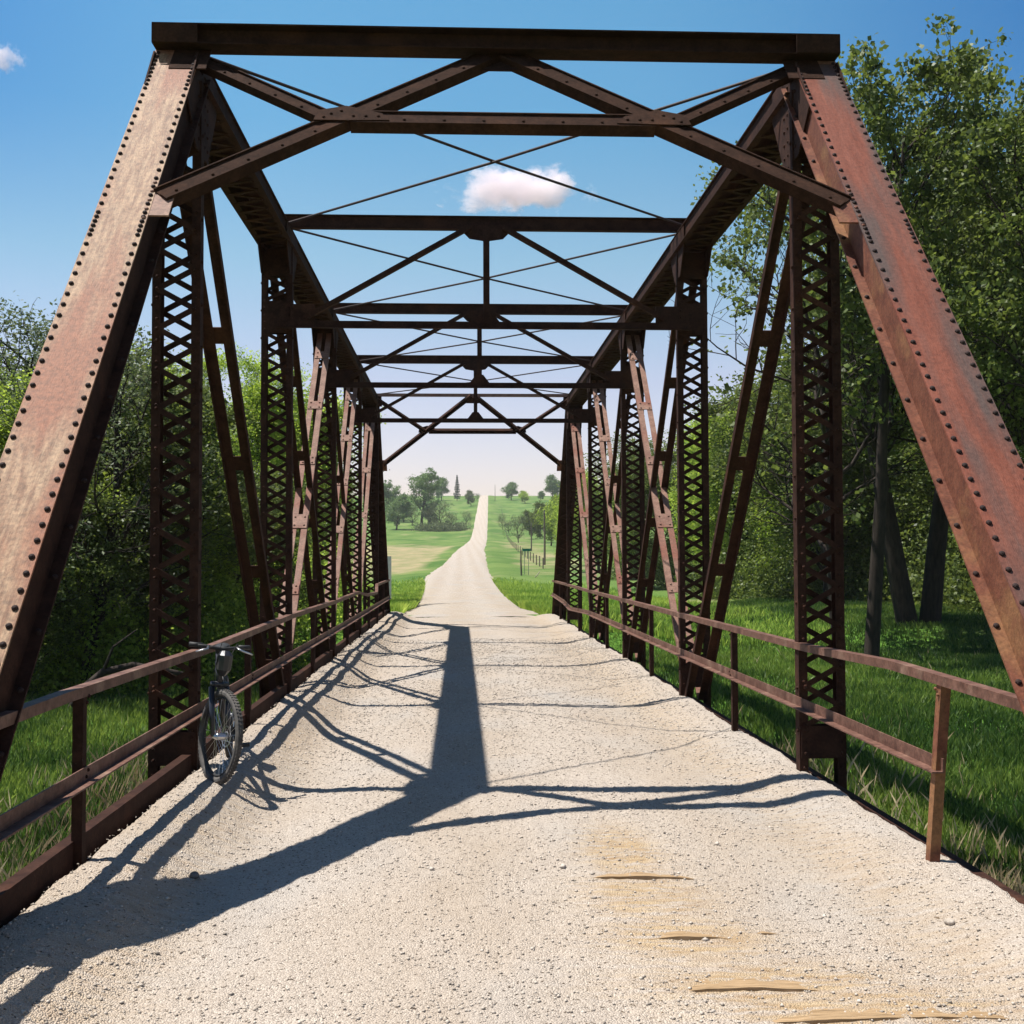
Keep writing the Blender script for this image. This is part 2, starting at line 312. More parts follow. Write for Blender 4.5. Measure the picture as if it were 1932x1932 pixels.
def gravel_mat(name, tracks=False):
    m = bpy.data.materials.new(name); m.use_nodes = True; n = m.node_tree.nodes; l = m.node_tree.links
    b = n['Principled BSDF']; b.inputs['Roughness'].default_value = .92; b.inputs['Specular IOR Level'].default_value = .15
    t = n.new('ShaderNodeTexCoord')
    def noise(s, d=6, st=(1, 1, 1)):
        mp = n.new('ShaderNodeMapping'); mp.inputs['Scale'].default_value = st; l.new(t.outputs['Object'], mp.inputs[0])
        z = n.new('ShaderNodeTexNoise'); z.inputs['Scale'].default_value = s; z.inputs['Detail'].default_value = d; l.new(mp.outputs[0], z.inputs[0]); return z.outputs[0]
    def ramp(v, c1, c2, a=.35, b_=.65):
        r = n.new('ShaderNodeValToRGB'); r.color_ramp.elements[0].position = a; r.color_ramp.elements[1].position = b_
        r.color_ramp.elements[0].color = (*c1, 1); r.color_ramp.elements[1].color = (*c2, 1); l.new(v, r.inputs[0]); return r.outputs[0]
    def mix(f, a, b_):
        x = n.new('ShaderNodeMix'); x.data_type = 'RGBA'; l.new(f, x.inputs[0]); l.new(a, x.inputs[6]); l.new(b_, x.inputs[7]); return x.outputs[2]
    base = ramp(noise(1.3, 6), (.42, .352, .285), (.475, .41, .345), .35, .65)
    vo = n.new('ShaderNodeTexVoronoi'); vo.inputs['Scale'].default_value = 120; l.new(t.outputs['Object'], vo.inputs[0])
    sv = n.new('ShaderNodeSeparateColor'); l.new(vo.outputs['Color'], sv.inputs[0])
    stone = ramp(sv.outputs[0], (.27, .22, .175), (.60, .525, .445), .0, 1.0)
    st = n.new('ShaderNodeMix'); st.data_type = 'RGBA'; st.inputs[0].default_value = .6; l.new(base, st.inputs[6]); l.new(stone, st.inputs[7])
    c = st.outputs[2]
    sx = n.new('ShaderNodeSeparateXYZ'); l.new(t.outputs['Object'], sx.inputs[0])
    wv = n.new('ShaderNodeMath'); wv.operation = 'MULTIPLY_ADD'; l.new(noise(.5, 3), wv.inputs[0]); wv.inputs[1].default_value = .7; l.new(sx.outputs['X'], wv.inputs[2])
    cs = n.new('ShaderNodeMath'); cs.operation = 'MULTIPLY'; l.new(wv.outputs[0], cs.inputs[0]); cs.inputs[1].default_value = 3.6
    cc = n.new('ShaderNodeMath'); cc.operation = 'COSINE'; l.new(cs.outputs[0], cc.inputs[0])
    tk = n.new('ShaderNodeMapRange'); tk.inputs['From Min'].default_value = -1; tk.inputs['From Max'].default_value = 1; tk.inputs['To Min'].default_value = .0; tk.inputs['To Max'].default_value = .55; l.new(cc.outputs[0], tk.inputs[0])
    tn = n.new('ShaderNodeMath'); tn.operation = 'MULTIPLY'; l.new(tk.outputs[0], tn.inputs[0]); l.new(ramp(noise(1.7, 6, (1, .4, 1)), (.3, .3, .3), (1, 1, 1), .35, .65), tn.inputs[1])
    dd = n.new('ShaderNodeRGB'); dd.outputs[0].default_value = (.36, .285, .21, 1); c = mix(tn.outputs[0], c, dd.outputs[0])
    gr = n.new('ShaderNodeRGB'); gr.outputs[0].default_value = (.40, .375, .345, 1); c = mix(ramp(noise(.8, 5, (1, .5, 1)), (0, 0, 0), (.6, .6, .6), .50, .68), c, gr.outputs[0])
    speck_shade = ramp(noise(52, 5), (0, 0, 0), (1, 1, 1), .625, .66)
    dk = n.new('ShaderNodeRGB'); dk.outputs[0].default_value = (.075, .055, .04, 1); c = mix(speck_shade, c, dk.outputs[0])  # small shadows of the stones painted as dark specks
    at = n.new('ShaderNodeAttribute'); at.attribute_name = 'sand'
    sd = ramp(noise(3, 8, (1, 7, 1)), (.32, .21, .11), (.46, .35, .22))
    ml = n.new('ShaderNodeMath'); ml.operation = 'MULTIPLY'; l.new(ramp(noise(3.5, 7, (1, 6, 1)), (0, 0, 0), (1, 1, 1), .33, .58), ml.inputs[0]); ma = n.new('ShaderNodeMath'); ma.operation = 'MULTIPLY'; ma.inputs[1].default_value = 1.4; ma.use_clamp = True; l.new(at.outputs['Fac'], ma.inputs[0]); l.new(ma.outputs[0], ml.inputs[1])
    c = mix(ml.outputs[0], c, sd)
    l.new(c, b.inputs['Base Color'])
    bp = n.new('ShaderNodeBump'); bp.inputs['Strength'].default_value = .5; bp.inputs['Distance'].default_value = .010
    ad = n.new('ShaderNodeMath'); ad.operation = 'ADD'; l.new(noise(60, 6), ad.inputs[0]); 
    mm = n.new('ShaderNodeMath'); mm.operation = 'MULTIPLY'; l.new(vo.outputs['Distance'], mm.inputs[0]); mm.inputs[1].default_value = -25; l.new(mm.outputs[0], ad.inputs[1])
    l.new(ad.outputs[0], bp.inputs['Height']); l.new(bp.outputs[0], b.inputs['Normal'])
    return m
M['gravel'] = gravel_mat('crushed_limestone')
M['pebble'] = mat('limestone_pebble', (.17, .14, .11), (.62, .545, .46), 30, .9, ramp=(.3, .7), coord='Object')

# ------------------------------------------------------------------ terrain and road
def rows():
    y = [-60, -30, -12, -5, 0]
    y += list(np.arange(1, 46, .5)); v = y[-1]
    while v < 1400: v *= 1.022; y.append(v)
    return np.array(y)
YS = rows()
def terrain():
    us = np.concatenate([[-900, -600, -420, -300, -220, -170, -130, -100, -80, -65, -52], np.arange(-42, -12, 2.0), np.arange(-12, -3, .5), [-2.9, -2.2, -1, 0, 1, 2.2, 2.9], np.arange(3.5, 12, .5), np.arange(12, 44, 2.0), [52, 65, 80, 100, 130, 170, 220, 300, 420, 600, 900]])
    n, m = len(YS), len(us); Yg = np.repeat(YS[:, None], m, 1); U = np.repeat(us[None], n, 0)
    X = U + road_x(Yg); Z = ground_z(X, Yg)
    on = (np.abs(U) < 3.6) & ((Yg > 34.5) | (Yg < 2.5)); Z = np.where(on & (np.abs(U) < 3.0), road_z(Yg) - .10, Z)
    P = np.stack([X, Yg, Z], -1).reshape(-1, 3)
    idx = np.arange(n * m).reshape(n, m)
    F = np.stack([idx[:-1, :-1], idx[:-1, 1:], idx[1:, 1:], idx[1:, :-1]], -1).reshape(-1, 4)
    dry = 1.15 * sst(105, 140, Yg) * (1 - sst(250, 330, Yg)) * (sst(3.5, 7, -U) * (1 - sst(90, 140, -U))) \
        + .55 * sst(90, 150, Yg) * (1 - sst(300, 420, Yg)) * (sst(4.5, 9, U) * (1 - sst(14, 20, U)))
    dry = dry + .42 * np.exp(-((U - 4.6) / 1.6) ** 2) * (Yg < 14) + .25 * np.exp(-((U + 4.0) / 1.4) ** 2) * (Yg < 16) + .12
    dry += .45 * sst(40, 45, Yg) * (1 - sst(60, 70, Yg)) * sst(7, 11, U) * (1 - sst(14, 22, U))
    soil = sst(.2, .9, 1 - sst(2.4, 3.2, np.abs(U))) * (Yg < 34) * 1.0
    soil = np.maximum(soil, .75 * sst(13, 18, np.abs(U)) * sst(26, 34, Yg) * (1 - sst(80, 110, Yg)))
    soil = np.maximum(soil, .8 * sst(13, 17, -U) * (Yg < 34))
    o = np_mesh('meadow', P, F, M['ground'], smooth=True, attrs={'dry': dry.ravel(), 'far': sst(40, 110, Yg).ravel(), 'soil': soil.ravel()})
    tag(o, kind='structure')
terrain()
def road():
    for (ya, yb, nm) in ((-60, Y0 - .25, 'approach_road'), (V(6) + .02, 1400, 'road')):
        ys = YS[(YS > ya) & (YS < yb)]; ys = np.concatenate([[ya], ys, [yb]]); k = 13
        t = np.linspace(0, 1, k); hl = np.interp(ys, HLY, HL); hr = np.interp(ys, HRY, HR)
        jit = .34 * fbm(ys * .45, ys * 0 + 3) * sst(33, 36, np.abs(ys)); jit2 = .34 * fbm(ys * .45, ys * 0 + 30) * sst(33, 36, np.abs(ys))
        U = (-hl + jit)[:, None] * (1 - t) + (hr + jit2)[:, None] * t
        Yg = np.repeat(ys[:, None], k, 1); X = U + road_x(Yg); Z = road_z(Yg) + .05 - .16 * (np.abs(t - .5) * 2) ** 6 * np.ones_like(Yg)
        Z = Z + .02 * fbm(X * .8, Yg * .3, 3) - .05 * (1 - sst(V(6), V(6) + 3, Yg)) * (Yg > 20)
        idx = np.arange(len(ys) * k).reshape(len(ys), k)
        F = np.stack([idx[:-1, :-1], idx[:-1, 1:], idx[1:, 1:], idx[1:, :-1]], -1).reshape(-1, 4)
        o = np_mesh(nm, np.stack([X, Yg, Z], -1).reshape(-1, 3), F, M['gravel'], smooth=True, attrs={'sand': np.zeros(X.size)})
        tag(o, kind='structure')
road()

# ------------------------------------------------------------------ the bridge
bridge = thing('truss_bridge', 'rusty riveted steel truss bridge with lattice posts carrying a gravel deck', 'bridge', (0, Y0, 0))
bridge.location = (0, 0, 0)
def deck_z(x, y):
    a = np.abs(x)
    z = np.where(x < 0, .15, .07) * sst(np.where(x < 0, 0, .15), np.where(x < 0, .60, .72), a - 1.55 + .12 * fbm(y * 1.1, x * .3, 3)) + .012 * np.cos(x * 2.2)
    z = z + .045 * fbm(x * 1.5, y * .8, 3) * sst(.9, 2, a) + .010 * fbm(x * 3, y * 3, 4) + .010 * vnoise(x * 22, y * 22) + .006 * vnoise(x * 55, y * 55)
    return z
STAIN = [(.75, .75, 4.68, .30), (1.05, .85, 4.42, .24), (.50, .50, 5.25, .38), (.42, .42, 5.9, .5), (.42, .32, 6.8, .7)]
def deck():
    ys = np.concatenate([np.arange(Y0 - .25, 8, .018), np.arange(8, 14, .035), np.arange(14, V(6) + .03, .09)]); xs = np.linspace(-1, 1, 230)
    Yg, T = np.meshgrid(ys, xs, indexing='ij')
    edge = np.where(T > 0, 2.415, 2.325) + .045 * fbm(Yg * 1.7, np.sign(T) * 9 + 0 * Yg, 4) ; X = T * edge
    Z = deck_z(X, Yg); Z = Z - .10 * sst(.985, 1.0, np.abs(T))
    sand = np.zeros_like(X)
    for (x0, rx, y0, ry) in STAIN: sand = np.maximum(sand, np.exp(-((X - x0 - .2) / rx) ** 2 * 2 - ((Yg - y0) / ry) ** 2 * 1.5))
    sand = np.maximum(sand, .28 * np.exp(-((np.abs(X) - 1.85) / .3) ** 2))
    n, m = X.shape; idx = np.arange(n * m).reshape(n, m)
    F = np.stack([idx[:-1, :-1], idx[:-1, 1:], idx[1:, 1:], idx[1:, :-1]], -1).reshape(-1, 4)
    np_mesh('gravel_deck', np.stack([X, Yg, Z], -1).reshape(-1, 3), F, M['gravel'], bridge, smooth=True, attrs={'sand': sand.ravel()})
    b = MB(); b.abox(-2.30, 2.30, Y0 - .24, V(6) + .02, -.17, -.075); b.build('timber_floor', M['wood_dark'], bridge)
    # worn plank edges breaking through the gravel
    for (xa, xb, y, w_, h_) in ((.50, 1.22, 4.72, .22, .017), (.84, 1.80, 4.43, .24, .018), (.52, .93, 5.32, .16, .013), (1.00, 1.2, 5.36, .12, .010), (.33, .98, 6.3, .16, .014)):
        k = 18; vs = []; xs2 = np.linspace(xa - .1, xb + .1, k)
        for i, x in enumerate(xs2):
            t = (x - xa) / (xb - xa); arch = h_ * (1 - (2 * t - 1) ** 2 * 1.25); zf = .012 * math.cos(x * 2.2) + arch + .0015 * math.sin(x * 31); yf = y - w_ / 2 + .004 * math.sin(x * 9)
            vs += [(x, yf, zf - .05), (x, yf, zf), (x, yf + w_, zf - .022), (x, yf + w_, zf - .08)]
        fs = [(4 * i + a, 4 * i + (a + 1) % 4, 4 * i + 4 + (a + 1) % 4, 4 * i + 4 + a) for i in range(k - 1) for a in range(4)] + [(0, 1, 2, 3), (4 * k - 1, 4 * k - 2, 4 * k - 3, 4 * k - 4)]
        p = MB(); p.add(vs, fs); p.build('deck_plank', M['plank'], bridge)
deck()
# loose stones on the deck (uncountable)
def pebbles():
    N = 46000
    y = Y0 + (rng.random(N) ** 1.7) * 20; x = rng.uniform(-2.3, 2.3, N)
    keep = (fbm(x * 1.5, y * 1.2, 3) + .45 * sst(.9, 2.1, np.abs(x)) + rng.normal(0, .3, N)) > -.15
    x, y = x[keep], y[keep]; N = len(x)
    r = .0035 + .008 * rng.random(N) ** 3 + .0005 * np.maximum(y - 6, 0); big = rng.random(N) < .006; r[big] *= 2.0
    z = deck_z(x, y) + r * .25
    O = np.array([[1, 0, 0], [-1, 0, 0], [0, 1, 0], [0, -1, 0], [0, 0, 1], [0, 0, -1]], float)
    Fo = np.array([[0, 2, 4], [2, 1, 4], [1, 3, 4], [3, 0, 4], [2, 0, 5], [1, 2, 5], [3, 1, 5], [0, 3, 5]])
    P = O[None] * r[:, None, None] * rng.uniform(.6, 1.3, (N, 6, 1)); P[:, :, 2] *= .7
    a = rng.uniform(0, 6.28, N); c, s = np.cos(a)[:, None], np.sin(a)[:, None]
    X = P[:, :, 0] * c - P[:, :, 1] * s; Yy = P[:, :, 0] * s + P[:, :, 1] * c
    P = np.stack([X + x[:, None], Yy + y[:, None], P[:, :, 2] + z[:, None]], -1).reshape(-1, 3)
    F = (Fo[None] + (np.arange(N) * 6)[:, None, None]).reshape(-1, 3)
    o = np_mesh('loose_gravel', P, F, M['pebble']); tag(o, 'loose pale limestone chips strewn over the bridge deck', 'gravel', kind='stuff')
pebbles()

def lattice(b, p, q, side, nrm, half, pitch, w_=.05, t=.009, phase=0, rivet=True):
    p = Vector(p); q = Vector(q); d = q - p; Ln = d.length; d.normalize(); side = Vector(side); nrm = Vector(nrm)
    n = max(1, int(round(Ln / pitch))); st = Ln / n; sg = 1 if phase == 0 else -1
    for i in range(n):
        a = p + d * (st * i) - side * half * sg; c = p + d * (st * (i + 1)) + side * half * sg
        off = nrm * (t * .55 if i % 2 else -t * .55)
        b.bar(a + off, c + off, w_, t, nrm); sg = -sg
        if rivet: b.dome(a + nrm * t * 1.2, nrm, .014, .012, 6)
def post(s, k, top_plate=5.1, strut=True):
    x, y = s * HW, V(k); zt = 5.42; zb = -.30; b = MB()
    hwd, dp, fl, t = .183, .052, .068, .012
    for sg in (-1, 1):
        xo = x + sg * hwd
        pts = [(0, -dp), (0, dp), (-sg * fl, dp), (-sg * fl, dp - t), (-sg * t, dp - t), (-sg * t, -dp + t), (-sg * fl, -dp + t), (-sg * fl, -dp)]
        b.prof((xo, y, zb), (xo, y, zt), pts, (1, 0, 0), (0, 1, 0))
        for z in np.arange(.05, 5.3, .165 * 2): b.dome((xo + sg * .001, y - .02, z), (sg, 0, 0), .016, .014, 6)
        if k in (0, 1) or k == 1:
            for z in np.arange(.1, 5.3, .165): b.dome((xo - sg * .038, y - dp - .001, z), (0, -1, 0), .014, .012, 6)
    po = b.build('vertical_post', M['rust'], bridge)
    segs = [(.42, 4.40), (4.78, top_plate)] if strut else [(.42, top_plate)]
    for (a, c) in segs:
        lb = MB(); lb2 = MB()
        lattice(lb, (x, y - dp - .010, a), (x, y - dp - .010, c), (1, 0, 0), (0, -1, 0), .14, .155, w_=.043, phase=0, rivet=(k < 3))
        lattice(lb2, (x, y + dp + .010, a), (x, y + dp + .010, c), (1, 0, 0), (0, 1, 0), .14, .155, w_=.043, phase=1, rivet=False)
        lb.build('lacing', M['rust'], po); lb2.build('lacing', M['rust'], po)
    pl = [(.17, .42), (top_plate, 5.40)] + ([(4.40, 4.78)] if strut else [])
    for (a, c) in pl:
        pb = MB(); sg = 1; pb.abox(x - .172, x + .172, y + sg * (dp + .007) - .005, y + sg * (dp + .007) + .005, a, c); pb.build('batten_plate', M['rust'], po)
        pb = MB(); sg = -1; pb.abox(x - .172, x + .172, y + sg * (dp + .007) - .005, y + sg * (dp + .007) + .005, a, c)
        for zz in np.arange(a + .04, c - .02, .085):
            for xx in (-.14, .14): pb.dome((x + xx, y - dp - .012, zz), (0, -1, 0), .014, .012, 6)
        pb.build('batten_plate', M['rust'], po)
for s in (-1, 1):
    for k in range(1, 6): post(s, k, 4.87 if k in (1, 5) else 5.08, strut=k not in (1, 5))

def box_member(name, p, q, nrm, mt, mplate, rivets=True, lac=.17, clip=0):
    p = Vector(p); q = Vector(q); d = (q - p).normalized(); X = Vector((1, 0, 0)); n = Vector(nrm).normalized()
    b = MB(); wd, dep, t = .148, .235, .012
    for sg in (-1, 1):
        pts = [(sg * wd, -.006), (sg * (wd - t), -.006), (sg * (wd - t), -dep), (sg * (wd + .062), -dep), (sg * (wd + .062), -dep + t), (sg * wd, -dep + t)]
        b.prof(p, q, pts, X, n)
    if rivets:                                  # rivet heads take a darker colour that carries their shading
        Ln = (q - p).length; s_ = .12; b.mi = 1; b.mats = [M['rivet']]
        while s_ < Ln:
            for sg in (-1, 1): b.dome(q - d * s_ + X * sg * (wd + .034) - n * (dep - t), n, .017, .015, 7)
            s_ += .33
    o = b.build(name, mt, bridge)
    c = MB(); c.prof(p, q, [(-.172, -.005), (.172, -.005), (.172, .007), (-.172, .007)], X, n)
    if rivets:
        c.mi = 1; c.mats = [M['rivet']]; Ln = (q - p).length; s_ = .04
        while s_ < Ln - .02:
            for sg in (-1, 1): c.dome(q - d * s_ + X * sg * .148 + n * .007, n, .0165, .015, 8)
            s_ += .062 if s_ < .55 else (.05 if 2.16 < s_ < 2.45 else .102)
    c.build('cover_plate', mplate, o)
    lb = MB(); lattice(lb, p - n * (dep + .012), q - n * (dep + .012), X, -n, .15, lac, .055, .009, rivet=False); lb.build('lacing', M['rust'], o)
    return o
ZC = 5.655
LE = math.hypot(ZC, L)
for s in (-1, 1):
    # end posts; the cover plates face up and outwards along the road
    n1 = Vector((0, -ZC, L)).normalized(); off = 0
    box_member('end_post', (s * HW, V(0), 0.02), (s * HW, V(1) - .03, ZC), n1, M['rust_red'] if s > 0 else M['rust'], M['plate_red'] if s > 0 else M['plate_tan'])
    n2 = Vector((0, ZC, L)).normalized()
    box_member('end_post', (s * HW, V(6), 0.02), (s * HW, V(5) + .03, ZC), n2, M['rust'], M['rust'], rivets=False)
    box_member('top_chord', (s * HW, V(1) + .02, ZC), (s * HW, V(5) - .02, ZC), (0, 0, 1), M['rust'], M['rust'], rivets=False, lac=.15)
    # hip joints
    for k, sg in ((1, 1), (5, -1)):
        g = MB()
        for xx in (-.165, .165):
            y = V(k)
            g.plate([(s * HW + xx, y - sg * .46, 5.14), (s * HW + xx, y - sg * .12, 5.62), (s * HW + xx, y + sg * .55, 5.62), (s * HW + xx, y + sg * .55, 5.38), (s * HW + xx, y + sg * .22, 4.86), (s * HW + xx, y - sg * .16, 4.86)], (1, 0, 0), .012)
            for zz in np.arange(4.95, 5.6, .11):
                for yy in (-.1, 0, .1, .2): g.dome((s * HW + xx - s * .006, y + sg * yy, zz), (-s, 0, 0), .015, .012, 6)
        g.build('hip_gusset', M['rust'], bridge)
    for k in (2, 3, 4):
        g = MB()
        for xx in (-.165, .165):
            y = V(k); g.plate([(s * HW + xx, y - .42, 5.63), (s * HW + xx, y + .42, 5.63), (s * HW + xx, y + .42, 5.40), (s * HW + xx, y + .17, 5.09), (s * HW + xx, y - .17, 5.09), (s * HW + xx, y - .42, 5.40)], (1, 0, 0), .012)
        g.build('chord_gusset', M['rust'], bridge)
    # bottom chord pins and pairs of eyebars
    for xx in (-.10, .10):
        b = MB(); b.bar((s * HW + xx, V(0) - .1, -.13), (s * HW + xx, V(6) + .1, -.13), .03, .12); b.build('bottom_chord', M['rust'], bridge)
    # diagonals
    def diag(ka, kb, za, zb, mt, wd=.092, gap=.055, sy=.05, n=5, bat=.17, split=False, dx=0.0):
        p = Vector((s * HW + dx, V(ka), za)); q = Vector((s * HW + dx, V(kb), zb)); d = (q - p).normalized()
        up = Vector((1, 0, 0)).cross(d).normalized()
        if up.z < 0: up = -up
        b = MB()
        for sg in (-1, 1):
            a = gap / 2; e = a + wd; t = .011
            pts = [(sg * a, 0), (sg * e, 0), (sg * e, -sy), (sg * (e - t), -sy), (sg * (e - t), -t), (sg * a, -t)]
            b.prof(p, q, pts, (1, 0, 0), up)
        o = b.build('diagonal_brace', mt, bridge)
        Ln = (q - p).length
        for i in range(n):
            m_ = MB(); c = p + d * (Ln * (i + .55) / n) + up * .006
            w2 = gap / 2 + wd * .92; hh = bat / 2
            if split and i == n // 2: hh = bat * .75
            m_.box(c, (w2, 0, 0), d * hh, up * .005)
            for a in (-1, 1):
                for e in (-1, 1): m_.dome(c + Vector((a * w2 * .62, 0, 0)) + d * e * hh * .6 + up * .005, up, .016, .014, 6)
            m_.build('batten_plate', mt, o)
    mc = M['rust_pale_sunlit']  # diagonals with sunlit upper faces carry the sunlight in their colour
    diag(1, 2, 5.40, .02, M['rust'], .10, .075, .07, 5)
    diag(5, 4, 5.40, .02, M['rust_pale_sunlit'] if s < 0 else M['rust_pale_sunlit'], .085, .05, .06, 5)
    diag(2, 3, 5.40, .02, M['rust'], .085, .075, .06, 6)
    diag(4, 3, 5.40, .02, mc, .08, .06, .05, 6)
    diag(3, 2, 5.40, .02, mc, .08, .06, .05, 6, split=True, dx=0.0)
    diag(3, 4, 5.40, .02, M['rust'], .07, .06, .05, 6)

def frame_xy(y):                                # vertical sway frames at the inner nodes
    k = round((y - Y0) / L)
    par = bpy.data.objects.new('sway_frame', None); C.objects.link(par); par.parent = bridge; par.empty_display_size = .2
    b = MB(); b.prof((-HW - .1, y, 5.668), (HW + .1, y, 5.668), [(-.045, .0), (.045, 0), (.045, .012), (.006, .012), (.006, .150), (.045, .150), (.045, .162), (-.045, .162), (-.045, .150), (-.006, .150), (-.006, .012), (-.045, .012)], (0, 1, 0), (0, 0, 1))
    b.build('top_strut', M['rust'], par)
    b = MB(); zl = 4.485; yf = y - .118
    b.prof((-HW + .02, yf - .012, zl - .045), (HW - .02, yf - .012, zl - .045), [(-.045, 0), (.0, 0), (.0, .09), (-.010, .09), (-.010, .010), (-.045, .010)], (0, 1, 0), (0, 0, 1)); b.build('lower_strut', M['rust'], par)
    for s in (-1, 1):
        b = MB(); b.bar((s * .20, yf - .03, 5.66), (s * 2.12, yf - .03, 4.57), .055, .075, (0, 1, 0)); b.build('sway_brace', M['rust'], par)
        g = MB(); g.abox(min(s * 2.32, s * 2.03), max(s * 2.32, s * 2.03), yf - .008, yf + .004, 4.49, 4.73); g.build('gusset_plate', M['rust'], par)
    b = MB(); b.bar((0, yf - .02, 5.60), (0, yf - .02, zl), .075, .05, (0, 1, 0)); b.build('hanger', M['rust'], par)
    g = MB(); g.plate([(-.29, yf + .006, 5.70), (.29, yf + .006, 5.70), (.29, yf + .006, 5.62), (.20, yf + .006, 5.53), (0, yf + .006, 5.50), (-.20, yf + .006, 5.53), (-.29, yf + .006, 5.62)], (0, 1, 0), .012); g.build('gusset_plate', M['rust'], par)
    g = MB(); g.plate([(-.19, yf + .006, 4.49), (.19, yf + .006, 4.49), (.06, yf + .006, 4.66), (-.06, yf + .006, 4.66)], (0, 1, 0), .012); g.build('gusset_plate', M['rust'], par)
for k in (2, 3, 4): frame_xy(V(k))

def portal(sgn):                                # inclined portal in the plane of the end posts
    kh, kb = (1, 0) if sgn < 0 else (5, 6)
    yh, yb = V(kh), V(kb); dirv = Vector((0, yb - yh, -ZC)).normalized(); n = Vector((0, sgn * ZC, L)).normalized()
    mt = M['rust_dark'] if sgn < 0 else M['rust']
    par = bpy.data.objects.new('portal_frame', None); C.objects.link(par); par.parent = bridge; par.empty_display_size = .2
    def P(u, t, o=0.0): return Vector((u, yh, ZC)) + dirv * (t * LE) + n * o
    X = Vector((1, 0, 0))
    # top strut standing on the chords
    b = MB(); z0 = ZC + .012; y = yh + sgn * .06
    b.prof((-HW - .175, y, z0), (HW + .175, y, z0), [(.10, 0), (-.10, 0), (-.10, .012), (-.006, .012), (-.006, .148), (-.10, .148), (-.10, .16), (.10, .16), (.10, .148), (.006, .148), (.006, .012), (.10, .012)], (0, 1, 0), (0, 0, 1)) if sgn < 0 else \
        b.prof((-HW - .175, y, z0), (HW + .175, y, z0), [(.05, 0), (-.05, 0), (-.05, .07), (.05, .07)], (0, 1, 0), (0, 0, 1))
    b.build('top_strut', mt if sgn < 0 else M['rust_pale_sunlit'], par)  # far strut coloured paler to look sunlit
    if sgn < 0:
        for s in (-1, 1):                       # end blocks over the chord ends
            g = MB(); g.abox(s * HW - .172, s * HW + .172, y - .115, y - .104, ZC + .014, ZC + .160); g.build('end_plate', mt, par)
            g = MB(); g.box(Vector((s * HW, yh, ZC)) + dirv * .03 + n * .02, (.178, 0, 0), dirv * .03, n * .012); g.build('splice_strip', M['rust_pale_sunlit'], par)
    def ang(name, a, c, wv=.16, dep=.07, o=.0, off=.0):
        a = Vector(a); c = Vector(c); d = (c - a).normalized(); side = n.cross(d).normalized()
        if side.z < 0: side = -side
        b = MB(); t = .011
        h_ = wv / 2
        b.prof(a + n * o, c + n * o, [(-h_, .0), (-.004, .0), (-.004, -.012), (h_ - t, -.012), (h_ - t, .004), (h_, .004), (h_, -dep), (h_ - t, -dep), (h_ - t, -.022), (-h_ + t, -.022), (-h_ + t, -dep), (-h_, -dep)], side, n)
        ln_ = (c - a).length; k_ = int(ln_ / .30)
        if sgn < 0:
            for i_ in range(k_ + 1): b.dome(a + d * (.10 + i_ * (ln_ - .2) / max(k_, 1)) + n * o + side * (-h_ * .55), n, .013, .011, 6)
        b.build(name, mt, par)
    wv = .15 if sgn < 0 else .10
    for s in (-1, 1):
        ang('knee_brace', P(s * .03, -.005), P(s * (HW - .21), .276), wv, .09, .045)
        ang('corner_brace', P(s * (HW - .12), .005), P(s * 1.17, .136), wv * .8, .07, .0)
        g = MB(); g.box(P(s * (HW - .20), .283, .018), (.10, 0, 0), dirv * .17, n * .006)
        for i in range(5): g.dome(P(s * (HW - .15), .255 + i * .014, .024), n, .016, .014, 7)
        g.build('gusset_plate', M['rust_pale_sunlit'] if sgn < 0 and s < 0 else M['rust_red'], par)
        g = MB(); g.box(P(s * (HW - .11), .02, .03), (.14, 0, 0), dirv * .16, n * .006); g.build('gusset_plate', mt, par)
    for s in (-1, 1):                           # node plates where knee, corner brace and cross strut meet
        g = MB(); c_ = P(s * 1.12, .136, .056 if sgn < 0 else .05); g.plate([c_ + X * (-s * .30) + dirv * .075, c_ + X * (-s * .24) - dirv * .02, c_ + X * (s * .02) - dirv * .12, c_ + X * (s * .22) - dirv * .05, c_ + X * (s * .24) + dirv * .085, c_ + X * (s * .04) + dirv * .085], n, .009)
        for a_, e_ in ((-.22, .03), (-.13, .03), (-.04, .03), (.05, -.04), (.12, .0), (.17, .05)): g.dome(c_ + X * (s * a_) + dirv * e_ + n * .005, n, .013, .011, 6)
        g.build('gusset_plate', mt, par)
    ang('cross_strut', P(-1.10, .138), P(1.10, .138), wv * 1.05, .09, .052)
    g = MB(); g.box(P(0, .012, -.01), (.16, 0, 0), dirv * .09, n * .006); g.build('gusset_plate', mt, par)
portal(-1); portal(1)
for k in range(1, 5):                           # lateral rods between the top chords
    for s in (-1, 1):
        b = MB(); a = Vector((-s * (HW - .1), V(k) + .12, 5.70 + s * .012)); c = Vector((s * (HW - .1), V(k + 1) - .12, 5.70 + s * .012))
        b.tube([a, (a + c) / 2 - Vector((0, 0, .03)), c], .0135, 6); b.build('lateral_rod', M['rod'], bridge)
for k in range(0, 7):
    b = MB(); b.abox(-HW - .12, HW + .12, V(k) - .06, V(k) + .06, -.50, -.18); b.build('floor_beam', M['rust'], bridge)
for x in np.linspace(-2.0, 2.0, 6):
    b = MB(); b.abox(x - .05, x + .05, Y0 - .2, V(6), -.44, -.171) if False else b.abox(x - .05, x + .05, Y0 - .2, V(6), -.44, -.172); b.build('stringer', M['rust'], bridge)
for yy in (Y0 - .9, V(6) + .1):
    b = MB(); b.abox(-3.1, 3.1, yy, yy + .8, -3.2, -.52); b.build('abutment', mat('abutment_concrete', (.28, .26, .23), (.38, .36, .32), 5), bridge)

